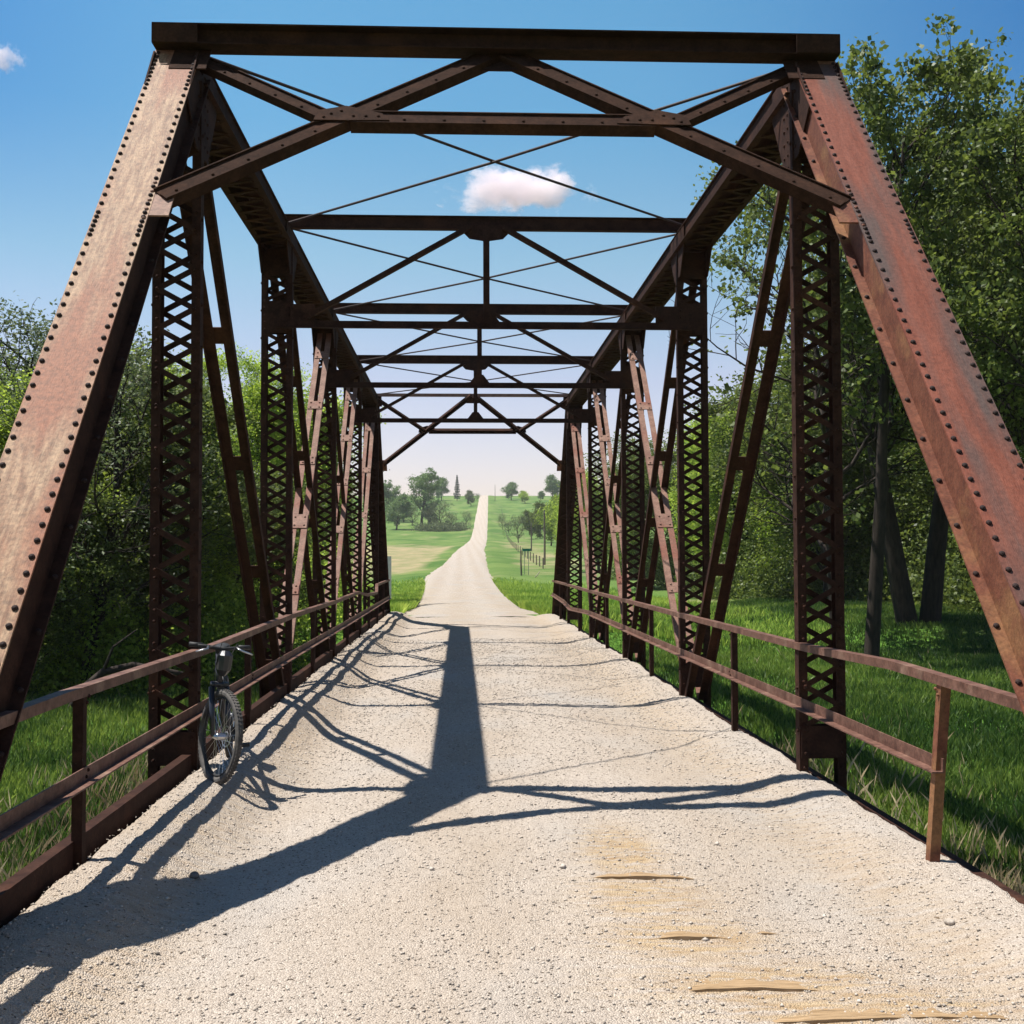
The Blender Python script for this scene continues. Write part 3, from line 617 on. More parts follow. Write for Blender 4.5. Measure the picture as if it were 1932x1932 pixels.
# ------------------------------------------------------------------ railings
def railing(s):
    x = s * 2.29; par = bpy.data.objects.new('railing', None); C.objects.link(par); par.parent = bridge; par.empty_display_size = .2
    def strip(name, pts, hgt, dep, flange_low=False):
        b = MB(); t = .009
        for i in range(len(pts) - 1):
            p, q = Vector(pts[i]), Vector(pts[i + 1])
            # L: vertical leg facing the road and a horizontal leg
            if flange_low: pr = [(-s * dep, 0), (s * t, 0), (s * t, hgt), (0, hgt), (0, t), (-s * dep, t)]
            else: pr = [(0, 0), (0, hgt), (s * dep, hgt), (s * dep, hgt - t), (s * t, hgt - t), (s * t, 0)]
            b.prof(p, q, pr, (1, 0, 0), (0, 0, 1))
        b.build(name, M['rail'], par)
    if s < 0:
        top = [(x, 1.2, .93), (x, 3.6, 1.0), (x, 5.95, 1.01), (x + .02, 9.4, .99), (x, V(2), 1.01), (x, V(3), .99), (x, V(4) - .6, 1.0), (x + .05, V(4) + .8, .90), (x + .10, V(5) - 1.8, .88), (x + .02, V(5) - .6, 1.03), (x, V(6) - .4, 1.04)]
        mid = [(x, 1.2, .55), (x, 6.25, .56), (x, 12, .56), (x, 20, .55), (x, V(6) - .4, .56)]
    else:
        top = [(x, 1.6, .92), (x, 4.6, 1.0), (x, 6.9, 1.045), (x, 8.6, 1.01), (x, V(2), 1.0), (x, V(4), .99), (x, V(6) - .4, 1.0)]
        mid = [(x, 6.14, .56), (x, 8.9, .57), (x, V(2), .56), (x, V(4), .55), (x + .03, V(5) - .8, .44), (x, V(5) + .6, .55), (x, V(6) - .4, .62)]
    strip('top_rail', top, .054, .07); strip('mid_rail', mid, .078, .06, True)
    for k in range(6):
        y = 6.22 + L * k if k else 6.20
        b = MB(); X1 = x + s * .012; lean = .0
        b.prof((X1 - (.085 if s > 0 and k == 0 else 0), y, .02), (X1, y, 1.045), [(0, -.03), (0, .03), (s * .009, .03), (s * .009, -.021), (s * .056, -.021), (s * .056, -.03)], (1, 0, 0), (0, 1, 0))
        for z_ in (.60, .99):
            for dz_ in (-.012, .018): b.dome((X1 - s * .012, y + dz_, z_ + dz_), (-s, 0, 0), .011, .010, 6)
        b.build('rail_post', M['rust_red'] if s > 0 and k == 0 else M['rust'], par)
    b = MB(); zt = .255 if s < 0 else .035
    xe = -2.345 if s < 0 else 2.425; b.prof((xe, .9 if s < 0 else 3.0, 0), (xe, V(6), 0), [(0, -.12), (0, zt), (s * .07, zt), (s * .07, zt - .012), (s * .012, zt - .012), (s * .012, -.12)], (1, 0, 0), (0, 0, 1))
    b.build('edge_beam', M['rust'], par)
railing(-1); railing(1)

# ------------------------------------------------------------------ trees
def tree_mesh(seed, h, tr, spread, base=.25, lev=3, nb=14, leaf_n=30000, leaf=.10, clump=.45, up=.35, lean=(0, 0), twin=False, upright=False, leaf_aspect=.7, dens_low=0.0, thin=.45):
    rn = random.Random(seed); nr = np.random.default_rng(seed); wood = MB(); tips = []
    def branch(p, d, ln, r, lv):
        n = 6 if lv == 0 else 4; pts = [p.copy()]; rs = [r]; dd = d.copy()
        for i in range(n):
            dd = (dd + Vector((rn.gauss(0, 1), rn.gauss(0, 1), rn.gauss(0, 1))) * (.07 if lv == 0 else .17) + Vector((0, 0, up * .22 if lv else .05))).normalized()
            p = p + dd * (ln / n); pts.append(p.copy()); rs.append(r * (1 - (.80 if lv == 0 else .85) * (i + 1) / n) + .004)
        wood.tube(pts, rs, 8 if lv == 0 else (5 if lv == 1 else 3), cap=False)
        if lv >= 1:
            for i in range(1, len(pts)): tips.append((pts[i], (.55 if lv == 1 else 1.0) * (i / n)))
        if lv < lev:
            m = nb if lv == 0 else (6 if lv == 1 else 4)
            for j in range(m):
                t = (base + (1 - base) * (j + rn.random()) / m) if lv == 0 else (.25 + .75 * (j + rn.random() * .8) / m)
                f = min(t * n, n - .01); i0 = int(f); q = pts[i0].lerp(pts[i0 + 1], f - i0); rr = rs[i0] * .55
                ax = (pts[i0 + 1] - pts[i0]).normalized(); a = rn.random() * 6.28 if lv else j * 2.4 + rn.random()
                o1 = ax.orthogonal().normalized(); o2 = ax.cross(o1); out_ = o1 * math.cos(a) + o2 * math.sin(a)
                k_ = (.45 if upright else .95) if lv == 0 else .8
                nd = (ax * (1 - k_ * .5) + out_ * k_ + Vector((0, 0, .15))).normalized()
                if lv == 0: l2 = spread * (1.05 - .65 * abs(t - .45)) * rn.uniform(.7, 1.15)
                else: l2 = ln * rn.uniform(.35, .6)
                branch(q, nd, l2, rr, lv + 1)
    starts = [((0, 0), lean)] if not twin else [((-.35, 0), (-.10, 0)), ((.45, .1), (.10, .05))]
    for (sx, sy), le in starts: branch(Vector((sx, sy, -.2)), Vector((le[0], le[1], 1)).normalized(), h * .93, tr, 0)
    T = np.array([t[0][:] for t in tips]); W = np.array([t[1] for t in tips]); W = W * (T[:, 2] > h * dens_low)
    W = W * np.clip(nr.random(len(W)) * 2.0 - thin, 0, None); W /= W.sum()
    idx = nr.choice(len(T), leaf_n, p=W); ct = nr.random(len(T))
    pos = T[idx] + nr.normal(0, 1, (leaf_n, 3)) * clump * np.array([1, 1, .75]) * (.4 + .8 * ct[idx])[:, None]
    pos[:, 2] = np.maximum(pos[:, 2], .1 + nr.random(leaf_n) * .5)
    tone = np.clip(.30 + .35 * ct[idx] + nr.normal(0, .2, leaf_n), 0, 1)
    a = nr.normal(0, 1, (leaf_n, 3)); a /= np.linalg.norm(a, axis=1)[:, None]; c = nr.normal(0, 1, (leaf_n, 3)); bb = np.cross(a, c); bb /= np.linalg.norm(bb, axis=1)[:, None]
    sz = leaf * nr.uniform(.6, 1.3, leaf_n)[:, None] * .5
    P = np.stack([pos - a * sz, pos - bb * sz * leaf_aspect, pos + a * sz, pos + bb * sz * leaf_aspect], 1).reshape(-1, 3)
    F = np.arange(leaf_n * 4).reshape(-1, 4)
    return wood, P, F, np.repeat(tone, 4)
TPL = {}; H0 = {'con': 12.0}
def template(key, lm, bark='bark', **kw):
    wood, P, F, tone = tree_mesh(**kw); tr = wood.build('trunk', M[bark], None, smooth=True)
    cr = np_mesh('crown', P, F, M[lm], attrs={'tone': tone})
    TPL[key] = [tr, cr, False]; H0[key] = float(P[:, 2].max()) * .975
def tree(key, name, label, loc, rz=0, s=1.0, sz=None, group=None, mt=None):
    t = thing(name, label, 'tree' if 'bush' not in name else 'bush', loc, (0, 0, rz), group, (s, s, sz or s)); tr, cr, used = TPL[key]
    for o in (tr, cr):
        if used: o = o.copy(); C.objects.link(o)
        o.parent = t
        if mt and o.name.startswith('crown'):
            o.material_slots[0].link = 'OBJECT'; o.material_slots[0].material = M[mt]
    TPL[key][2] = True
    return t
template('cotA', 'leaf_dark', seed=11, h=18, tr=.42, spread=5.2, base=.30, nb=20, leaf_n=38000, leaf=.19, clump=.36, thin=1.42, twin=True, dens_low=.16)
template('cotB', 'leaf_dark', seed=23, h=17, tr=.26, spread=4.4, base=.42, nb=16, leaf_n=17000, leaf=.19, clump=.30, thin=1.2, lean=(-.10, 0), dens_low=.3)
template('thA', 'leaf_mid', seed=31, thin=.9, h=8, tr=.11, spread=2.5, base=.06, nb=20, leaf_n=56000, leaf=.10, clump=.30, upright=True)
template('thB', 'leaf_mid', seed=37, thin=1.0, h=8, tr=.12, spread=3.0, base=.10, nb=20, leaf_n=52000, leaf=.105, clump=.34)
template('brA', 'leaf_bright', seed=41, h=9, tr=.10, spread=1.9, base=.05, nb=22, leaf_n=65000, leaf=.085, clump=.26, upright=True, leaf_aspect=.5)
template('deadA', 'leaf_dark', seed=73, h=12, tr=.17, spread=4.2, base=.25, nb=13, lev=3, leaf_n=1500, leaf=.17, clump=.2, thin=1.5)
template('spA', 'leaf_gray', seed=43, h=9, tr=.14, spread=3.0, base=.15, nb=20, leaf_n=11000, leaf=.10, clump=.25, leaf_aspect=.5)
template('farA', 'leaf_far', seed=51, h=20, tr=.55, spread=7, base=.25, nb=14, lev=2, leaf_n=9000, leaf=.60, clump=.9)
template('farB', 'leaf_far', seed=57, h=12, tr=.35, spread=5, base=.12, nb=14, lev=2, leaf_n=7000, leaf=.55, clump=.8)
template('bare', 'leaf_far', seed=61, h=11, tr=.30, spread=7, base=.10, nb=16, lev=3, leaf_n=2200, leaf=.40, clump=.6)
def conifer():
    wood = MB(); wood.tube([(0, 0, -.2), (0, 0, 12)], [.2, .03], 6); nr = np.random.default_rng(5); n = 8000
    z = nr.random(n) ** .8 * 11 + .8; lay = np.floor(z / .8) * .8; a0 = nr.random(n) * 6.283; r = (12.6 - lay) * .24 * nr.random(n) ** .5 * (.35 + .75 * _tab[(lay * 7).astype(int) % 256, (a0 * 1.6).astype(int)]); a = a0
    pos = np.stack([r * np.cos(a), r * np.sin(a), lay + nr.random(n) * .35 - r * .12 + .5], -1); sz = .30
    d = nr.normal(0, 1, (n, 3)); d /= np.linalg.norm(d, axis=1)[:, None]; e = np.cross(d, nr.normal(0, 1, (n, 3))); e /= np.linalg.norm(e, axis=1)[:, None]
    P = np.stack([pos - d * sz, pos - e * sz * .4, pos + d * sz, pos + e * sz * .4], 1).reshape(-1, 3)
    tr = wood.build('trunk', M['bark']); cr = np_mesh('crown', P, np.arange(n * 4).reshape(-1, 4), M['needle'], attrs={'tone': np.repeat(nr.random(n), 4)})
    TPL['con'] = [tr, cr, False]
conifer()
def put(key, px, y, top_py, name, label, rz=0, w_=1.0, group=None, mt=None, hh=None):
    """tree standing at depth y under pixel column px, its top at pixel row top_py"""
    x = ptx(px, y); g = float(ground_z(x, y)); d = ray(px, top_py); zt = CZ + d.z / d.y * y; h0 = H0[key]
    sz = (zt - g) / h0
    return tree(key, name, label, (x, y, g - .05), rz, sz * w_, sz, group, mt)
GR = 'tall cottonwoods behind the right truss'; GL = 'thicket trees behind the left truss'; GB = 'woodland edge trees right of the bridge'; GF = 'trees on the far hill'
put('cotA', 1730, 35, 165, 'cottonwood_tree', 'twin-trunked dark cottonwood standing on the shaded grass right of the bridge', 0, 1.0, GR)
put('cotB', 1640, 30, 130, 'cottonwood_tree', 'leaning open cottonwood with thin crown just behind the right end post', 0.0, .95, GR)
put('cotA', 1940, 31, 225, 'cottonwood_tree', 'dense cottonwood cut off by the right edge of the photo', 2.2, .9, GR)
put('cotB', 1850, 44, 215, 'cottonwood_tree', 'tallest cottonwood rising behind the twin-trunked one', 2.0, 1.1, GR)
put('cotB', 2090, 26, 190, 'cottonwood_tree', 'cottonwood just outside the right edge shading the grass', 4.0, 1.0, GR)
put('deadA', 1585, 31, 400, 'bare_tree', 'half dead tree with bare twigs reaching left beside the nearest right lattice post', 1.0, 1.2, GR)
lst = [('thB', 1560, 52, 640, 'leaf_dark', 'dark bushy tree behind the nearest right lattice post'),
       ('brA', 1480, 60, 700, None, 'bright yellow-green willow left of the nearest right lattice post'),
       ('thA', 1400, 64, 740, None, 'round green tree in the gap right of the second lattice post'),
       ('brA', 1350, 72, 770, None, 'slender bright willow beside the second right lattice post'),
       ('thB', 1640, 58, 700, 'leaf_dark', 'dark woodland tree left of the twin cottonwood trunks'),
       ('thA', 1780, 50, 640, 'leaf_dark', 'dark woodland tree right behind the twin cottonwood trunks'),
       ('thB', 1890, 44, 560, 'leaf_dark', 'dark broad tree seen under the right end post'),
       ('thB', 1260, 85, 800, None, 'green tree seen between the second and third right lattice posts'),
       ('brA', 1190, 105, 850, None, 'pale green tree behind the third right lattice post'),
       ('thA', 1130, 125, 880, None, 'light tree behind the fourth right lattice post'),
       ('thA', 1700, 66, 760, 'leaf_mid', 'mid green tree deep in the wood behind the cottonwood trunks'),
       ('thB', 1500, 78, 790, 'leaf_mid', 'mid green tree deep in the wood left of the nearest right lattice post'),
       ('brA', 1075, 150, 905, None, 'small pale tree just right of the far end post')]
for i, (k, px, y, t_, mt, lb) in enumerate(lst): put(k, px, y, t_, 'woodland_tree', lb, i * 1.7, 1.35, GB, mt)
lst = [('spA', -10, 27, 545, None, 'sparse grey-green tree at the left edge, tallest of the thicket'),
       ('thA', 120, 25, 700, None, 'dark green thicket tree behind the left end post'),
       ('thB', 215, 26, 620, None, 'thicket tree between the left end post and the nearest left lattice post'),
       ('spA', 160, 24, 600, None, 'thin twiggy tree poking above the thicket beside the left end post'),
       ('thA', 330, 28, 650, None, 'thicket tree directly behind the nearest left lattice post'),
       ('brA', 400, 38, 650, None, 'bright yellow-green tree right of the nearest left lattice post'),
       ('brA', 475, 41, 655, None, 'bright tree left of the second left lattice post'),
       ('thB', 430, 31, 850, None, 'low dark tree behind the first left diagonal'),
       ('thA', 545, 50, 720, None, 'green tree behind the second left lattice post'),
       ('thB', 588, 62, 790, None, 'tree between the second and third left lattice posts'),
       ('brA', 628, 78, 850, None, 'pale tree behind the fourth left lattice post'),
       ('thB', 30, 23, 830, None, 'low dark tree at the foot of the left end post'),
       ('thA', -80, 27, 640, None, 'thicket tree just outside the left edge'),
       ]
for i, (k, px, y, t_, mt, lb) in enumerate(lst): put(k, px, y, t_, 'thicket_tree', lb, i * 2.1 + .5, 1.3 if k != 'brA' else 1.15, GL, mt)
# far hill, placed where the ground is seen
def far(key, px, base_py, top_py, name, label, w_=1.0, rz=0, mt=None, group=GF):
    x, y, z = gp(px, base_py); return put(key, px, y, top_py, name, label, rz, w_, group, mt)
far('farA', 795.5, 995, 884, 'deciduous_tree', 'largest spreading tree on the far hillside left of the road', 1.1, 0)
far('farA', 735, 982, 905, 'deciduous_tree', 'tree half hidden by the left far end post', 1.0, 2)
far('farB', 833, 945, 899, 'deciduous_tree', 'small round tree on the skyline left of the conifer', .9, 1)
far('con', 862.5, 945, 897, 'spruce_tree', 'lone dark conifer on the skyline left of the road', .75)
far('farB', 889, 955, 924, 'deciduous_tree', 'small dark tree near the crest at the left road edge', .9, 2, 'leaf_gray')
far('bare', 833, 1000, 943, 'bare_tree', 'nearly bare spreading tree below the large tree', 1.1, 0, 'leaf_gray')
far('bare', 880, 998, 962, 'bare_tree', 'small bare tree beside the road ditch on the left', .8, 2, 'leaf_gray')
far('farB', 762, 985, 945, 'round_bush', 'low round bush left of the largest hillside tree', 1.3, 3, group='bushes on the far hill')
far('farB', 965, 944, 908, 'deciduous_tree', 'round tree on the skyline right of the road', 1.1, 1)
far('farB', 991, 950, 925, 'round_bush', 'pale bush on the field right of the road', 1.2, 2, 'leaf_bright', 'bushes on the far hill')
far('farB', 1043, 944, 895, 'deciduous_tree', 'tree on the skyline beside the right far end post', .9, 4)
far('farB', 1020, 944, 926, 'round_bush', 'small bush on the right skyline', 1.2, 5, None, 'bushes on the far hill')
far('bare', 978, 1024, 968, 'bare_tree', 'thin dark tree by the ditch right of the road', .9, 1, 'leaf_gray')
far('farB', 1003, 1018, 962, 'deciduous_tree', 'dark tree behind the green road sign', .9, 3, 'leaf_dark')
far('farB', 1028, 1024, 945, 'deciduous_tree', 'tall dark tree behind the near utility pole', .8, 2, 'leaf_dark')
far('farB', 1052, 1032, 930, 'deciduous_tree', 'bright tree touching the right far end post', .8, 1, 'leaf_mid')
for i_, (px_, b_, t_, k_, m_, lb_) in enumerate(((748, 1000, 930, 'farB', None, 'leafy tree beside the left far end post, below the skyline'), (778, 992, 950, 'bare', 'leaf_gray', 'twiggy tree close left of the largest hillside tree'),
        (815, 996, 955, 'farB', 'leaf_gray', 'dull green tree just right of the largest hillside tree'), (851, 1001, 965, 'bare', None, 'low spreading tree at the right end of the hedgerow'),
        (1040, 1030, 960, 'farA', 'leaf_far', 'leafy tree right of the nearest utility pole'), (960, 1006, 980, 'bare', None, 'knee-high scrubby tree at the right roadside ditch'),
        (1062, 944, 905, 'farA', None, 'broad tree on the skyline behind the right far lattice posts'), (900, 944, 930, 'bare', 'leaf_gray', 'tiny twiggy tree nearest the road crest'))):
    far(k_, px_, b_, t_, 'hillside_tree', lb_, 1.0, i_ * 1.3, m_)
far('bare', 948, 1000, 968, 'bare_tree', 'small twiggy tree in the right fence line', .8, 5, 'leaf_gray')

# understory mass and brush (uncountable)
def foliage_stuff(name, label, blobs, n, leaf, lm, seed, kindlab='undergrowth'):
    nr = np.random.default_rng(seed); B = np.array(blobs, float); W = B[:, 3] * B[:, 4] * B[:, 5]; W /= W.sum(); i = nr.choice(len(B), n, p=W)
    q = np.clip(nr.normal(0, .45, (n, 3)), -.85, .85) + nr.uniform(-.1, .1, (n, 3)); X = B[i, 0] + q[:, 0] * B[i, 3]; Y = B[i, 1] + q[:, 1] * B[i, 4]; Z = ground_z(X, Y) + np.abs(q[:, 2]) * B[i, 5] * (1 + .5 * fbm(X * .8, Y * .8, 2))
    pos = np.stack([X, Y, Z], -1); a = nr.normal(0, 1, (n, 3)); a /= np.linalg.norm(a, axis=1)[:, None]; b = np.cross(a, nr.normal(0, 1, (n, 3))); b /= np.linalg.norm(b, axis=1)[:, None]
    s_ = leaf * nr.uniform(.6, 1.3, n)[:, None] * .5
    P = np.stack([pos - a * s_, pos - b * s_ * .7, pos + a * s_, pos + b * s_ * .7], 1).reshape(-1, 3)
    o = np_mesh(name, P, np.arange(n * 4).reshape(-1, 4), M[lm], attrs={'tone': np.repeat(nr.random(n), 4)}); tag(o, label, kindlab, kind='stuff'); return o
bl = [(ptx(px, y), y, 0, 2.6, 2.0, hh) for px, y, hh in [(-60, 22, 2.2), (40, 23, 2.2), (140, 22, 1.8), (230, 24, 2.2), (320, 25, 2.0), (400, 28, 2.4), (480, 32, 2.5), (560, 42, 3), (585, 50, 2.5)]]
foliage_stuff('left_undergrowth', 'tangled dark undergrowth below the thicket trees left of the bridge', [(a, c + 2.5, d, e, f, g) for a, c, d, e, f, g in bl], 80000, .095, 'leaf_mid', 1)
bl = [(ptx(px, y), y, 0, 4.0, 2.5, hh) for px, y, hh in [(1400, 66, 3), (1470, 60, 3), (1540, 56, 3.5), (1620, 55, 3.5), (1700, 52, 3.5), (1790, 48, 3.5), (1880, 44, 3.5), (1960, 40, 3.5), (1300, 84, 3.5), (1220, 105, 3.5)]]
foliage_stuff('right_undergrowth', 'dark undergrowth along the woodland edge right of the bridge', bl, 80000, .17, 'leaf_dark', 2)
hb = []
for px in np.arange(800, 872, 6):
    x, y, z = gp(px, 1002 - abs(px - 830) * .02); hb.append((x, y, 0, 5, 5, 3.0))
foliage_stuff('hedgerow', 'dark brushy hedgerow at the foot of the far hill field', hb, 9000, .5, 'leaf_gray', 3, 'hedge')

# grass blades beside the bridge
def grass(name, label, n, fx, lm, hmin, hmax, wd, seed, dens=None):
    nr = np.random.default_rng(seed); x, y = fx(nr, n)
    if dens is not None: k = dens(x, y) > nr.random(len(x)); x, y = x[k], y[k]
    n = len(x); z = ground_z(x, y); hh = nr.uniform(hmin, hmax, n) * (1 + .5 * fbm(x * .9, y * .9, 2)); d = np.hypot(x, y)
    ww = wd * (1 + d * .05); a = nr.uniform(0, 6.283, n); le = nr.normal(0, .32, (n, 2)) * hh[:, None]
    dx, dy = np.cos(a) * ww / 2, np.sin(a) * ww / 2
    P = np.stack([np.stack([x - dx, y - dy, z - .02], -1), np.stack([x + dx, y + dy, z - .02], -1), np.stack([x + le[:, 0] * .50 + dx * .8, y + le[:, 1] * .50 + dy * .8, z + hh * .6], -1), np.stack([x + le[:, 0], y + le[:, 1], z + hh], -1)], 1).reshape(-1, 3)
    tone = np.clip(.42 + 1.3 * fbm(x * .5, y * .5, 4) + nr.normal(0, .28, n), 0, 1)
    o = np_mesh(name, P, np.arange(n * 4).reshape(-1, 4), M[lm], attrs={'tone': np.repeat(tone, 4)}); tag(o, label, 'grass', kind='stuff')
def fr(nr, n):
    y = 5 + 50 * nr.random(n) ** 1.5; return 2.65 + (y * .62 + 1) * nr.random(n) ** .9, y
def fl(nr, n):
    y = 5 + 27 * nr.random(n) ** 1.3; return -2.65 - (y * .50 + 1) * nr.random(n) ** .9, y
grass('grass_right', 'lush green grass on the ground right of the bridge', 320000, fr, 'blade', .07, .18, .013, 11)
grass('grass_left', 'green grass on the low ground left of the bridge', 170000, fl, 'blade', .07, .19, .013, 12)
def fv(nr, n):
    y = 33.5 + 75 * nr.random(n) ** 1.3; s = np.where(nr.random(n) < .5, -1, 1); hw = np.where(s < 0, np.interp(y, HLY, HL), np.interp(y, HRY, HR))
    return road_x(y) + s * (hw - .22 + 9 * nr.random(n) ** 1.9), y
grass('verge_grass', 'bright green verge grass along the gravel road beyond the bridge', 110000, fv, 'verge', .10, .30, .013, 13, lambda x, y: 1 - sst(55, 105, y))
grass('dead_stems', 'scattered pale dead stems standing in the grass on both sides', 2600, lambda nr, n: (np.where(nr.random(n) < .6, 1, -1) * (2.8 + 12 * nr.random(n) ** 1.4), 6 + 26 * nr.random(n)), 'straw', .12, .34, .005, 21, lambda x, y: .3 + 1.2 * fbm(x * .4, y * .4, 3))
grass('dry_grass_right', 'straw-coloured dry grass beside the right truss', 32000, lambda nr, n: (2.6 + np.abs(nr.normal(0, 1.1, n)), 5 + 12 * nr.random(n)), 'straw', .10, .34, .006, 14, lambda x, y: .15 + .9 * np.exp(-((y - 8.6) / 1.3) ** 2) + .5 * np.exp(-((y - 6) / .8) ** 2))
grass('dry_grass_left', 'straw-coloured dry grass under the left railing', 42000, lambda nr, n: (-2.6 - np.abs(nr.normal(0, 1.0, n)), 5 + 12 * nr.random(n)), 'straw', .08, .30, .006, 15, lambda x, y: .5 + .3 * fbm(x, y))

# fallen wood
def limbs(name, label, cat, segs, mt, loc):
    b = MB()
    for pts, r0, r1 in segs: n = len(pts); b.tube(pts, [r0 + (r1 - r0) * i / (n - 1) for i in range(n)], 6)
    o = b.build(name, M[mt], None, smooth=True); o.location = loc; tag(o, label, cat); return o
gx, gy, gz = gp(1385, 1108)
limbs('fallen_tree', 'pale fallen dead tree lying in the grass at the woodland edge', 'log', [
    ([(0, 0, .25), (1.5, .2, .35), (3.2, .1, .5), (5.2, 0, .95)], .13, .04), ([(1.5, .2, .35), (2.6, -.3, .25), (4, -.5, .12)], .07, .02), ([(.6, 0, .3), (.9, 0, 1.0), (.5, 0, 1.7)], .05, .02),
    ([(.9, 0, 1.0), (1.4, .1, 1.4), (2.0, .1, 1.5)], .04, .015), ([(3.2, .1, .5), (3.9, 0, .35), (4.6, -.1, .0)], .05, .02), ([(2.4, .1, .4), (2.2, 0, .8), (2.6, 0, 1.2), (3.4, 0, 1.3)], .04, .012), ([(1.0, .1, .3), (1.1, -.3, -.2)], .06, .05)], 'bark_pale', (gx, gy, gz))
ax, ay = ptx(250, 21), 21.0; az = float(ground_z(ax, ay))
limbs('arched_branch', 'dark arched fallen branch under the thicket left of the bridge', 'branch', [
    ([(-1.1, 0, .0), (-.85, 0, .45), (-.5, 0, .75), (0, .1, .86), (.6, .1, .75), (1.2, .2, .60)], .09, .05), ([(-.5, 0, .75), (-.3, -.1, 1.2), (.1, -.1, 1.5)], .035, .01)], 'bark', (ax, ay, az))
for i, (px, y, t_) in enumerate(((1450, 33, 560), (1500, 34, 430))):
    pass

# ------------------------------------------------------------------ roadside furniture beyond the bridge
def vpole(name, label, cat, px, base_py, top_py, r, mt, extra=None):
    x, y, z = gp(px, base_py); d = ray(px, top_py); h = CZ + d.z / d.y * y - z; return x, y, z, h
M['pole'] = mat('pole_wood', (.09, .075, .06), (.16, .13, .10), 8, .9, stretch=(1, 1, .2))
M['green'] = mat('sign_green', (.01, .16, .10), (.012, .19, .12), 3, .5)
M['galv'] = mat('galvanised_post', (.20, .24, .21), (.28, .32, .29), 9, .5)
M['white'] = mat('weathered_white', (.62, .60, .56), (.76, .74, .70), 7, .6)
GU = 'utility poles along the right side of the road'
for (px, b_, t_, lab) in ((1027.5, 1066, 961, 'nearest wooden utility pole, beyond the green road sign'), (1002.5, 1040, 985, 'second wooden utility pole, behind the green road sign'), (934, 946, 914, 'small distant utility pole on the skyline right of the road')):
    x, y, z, h = vpole('', '', '', px, b_, t_, 0, 0); t = thing('utility_pole', lab, 'utility pole', (x, y, z - .1), (0, 0, 0), GU)
    b = MB(); b.tube([(0, 0, 0), (.03, 0, h * .5), (0, 0, h)], [.15, .13, .10], 8); b.build('pole', M['pole'], t)
    b = MB(); b.abox(-.06, .06, -.5, .5, h - .5, h - .38); b.build('crossarm', M['pole'], t)
    for yy in (-.42, 0, .42):
        b = MB(); b.tube([(0, yy, h - .38), (0, yy, h - .22)], .05, 6); b.build('insulator', M['galv'], t)
x, y, z, h = vpole('', '', '', 995, 1085, 1034, 0, 0)
t = thing('road_sign', 'small green street-name sign on a thin post right of the road', 'road sign', (x, y, z - .05))
b = MB(); b.abox(-.5, .36, -.012, .012, h - .27, h); b.build('sign_panel', M['green'], t)
for xx in (-.28, .12):
    b = MB(); b.abox(xx - .025, xx + .025, .014, .05, 0, h - .03); b.build('sign_post', M['galv'], t)
x, y, z, h = vpole('', '', '', 983.7, 1086, 1037, 0, 0)
t = thing('fence_post', 'dark leaning post beside the green street-name sign', 'post', (x, y, z - .05))
b = MB(); b.tube([(0, 0, 0), (-.05, 0, h * .6), (-.03, 0, h)], [.09, .08, .065], 7); b.build('post_shaft', M['pole'], t)
b = MB(); b.tube([(-.03, 0, h - .04), (-.03, 0, h + .03)], [.072, .05], 7); b.build('post_top', M['bark_pale'], t)
x, y, z, h = vpole('', '', '', 1014, 1090, 1078, 0, 0)
limbs('leaning_stake', 'pale broken stake leaning in the grass right of the sign', 'stake', [([(-.25, 0, 0), (0, 0, .25), (.22, 0, .62)], .05, .035)], 'bark_pale', (x, y, z))
# white marker post by the far left end of the bridge
x, y = ptx(733.5, 40), 40.0; z = float(ground_z(x, y)); t = thing('object_marker', 'tall white marker board standing at the far left corner of the bridge', 'marker post', (x, y, z - .05))
b = MB(); b.abox(-.09, .09, -.02, .0, .5, 1.9 - z * .2); b.build('marker_board', M['white'], t)
b = MB(); b.abox(-.03, .03, .002, .05, 0, 1.6); b.build('marker_post', M['galv'], t)
# wire fence right of the road
t = thing('wire_fence', 'thin post and wire fence climbing beside the road on the right', 'fence', (0, 0, 0)); P_ = []
for y in np.geomspace(140, 560, 26):
    x = float(road_x(y)) + 9.5; z = float(ground_z(x, y)); b = MB(); b.tube([(x, y, z - .1), (x, y, z + 1.35)], .075, 5); b.build('fence_post', M['pole'], t); P_.append((x, y, z))
for hh in (.5, .85, 1.2):
    b = MB(); b.tube([(a, c, d + hh) for a, c, d in P_], .012, 4); b.build('wire', M['pole'], t)

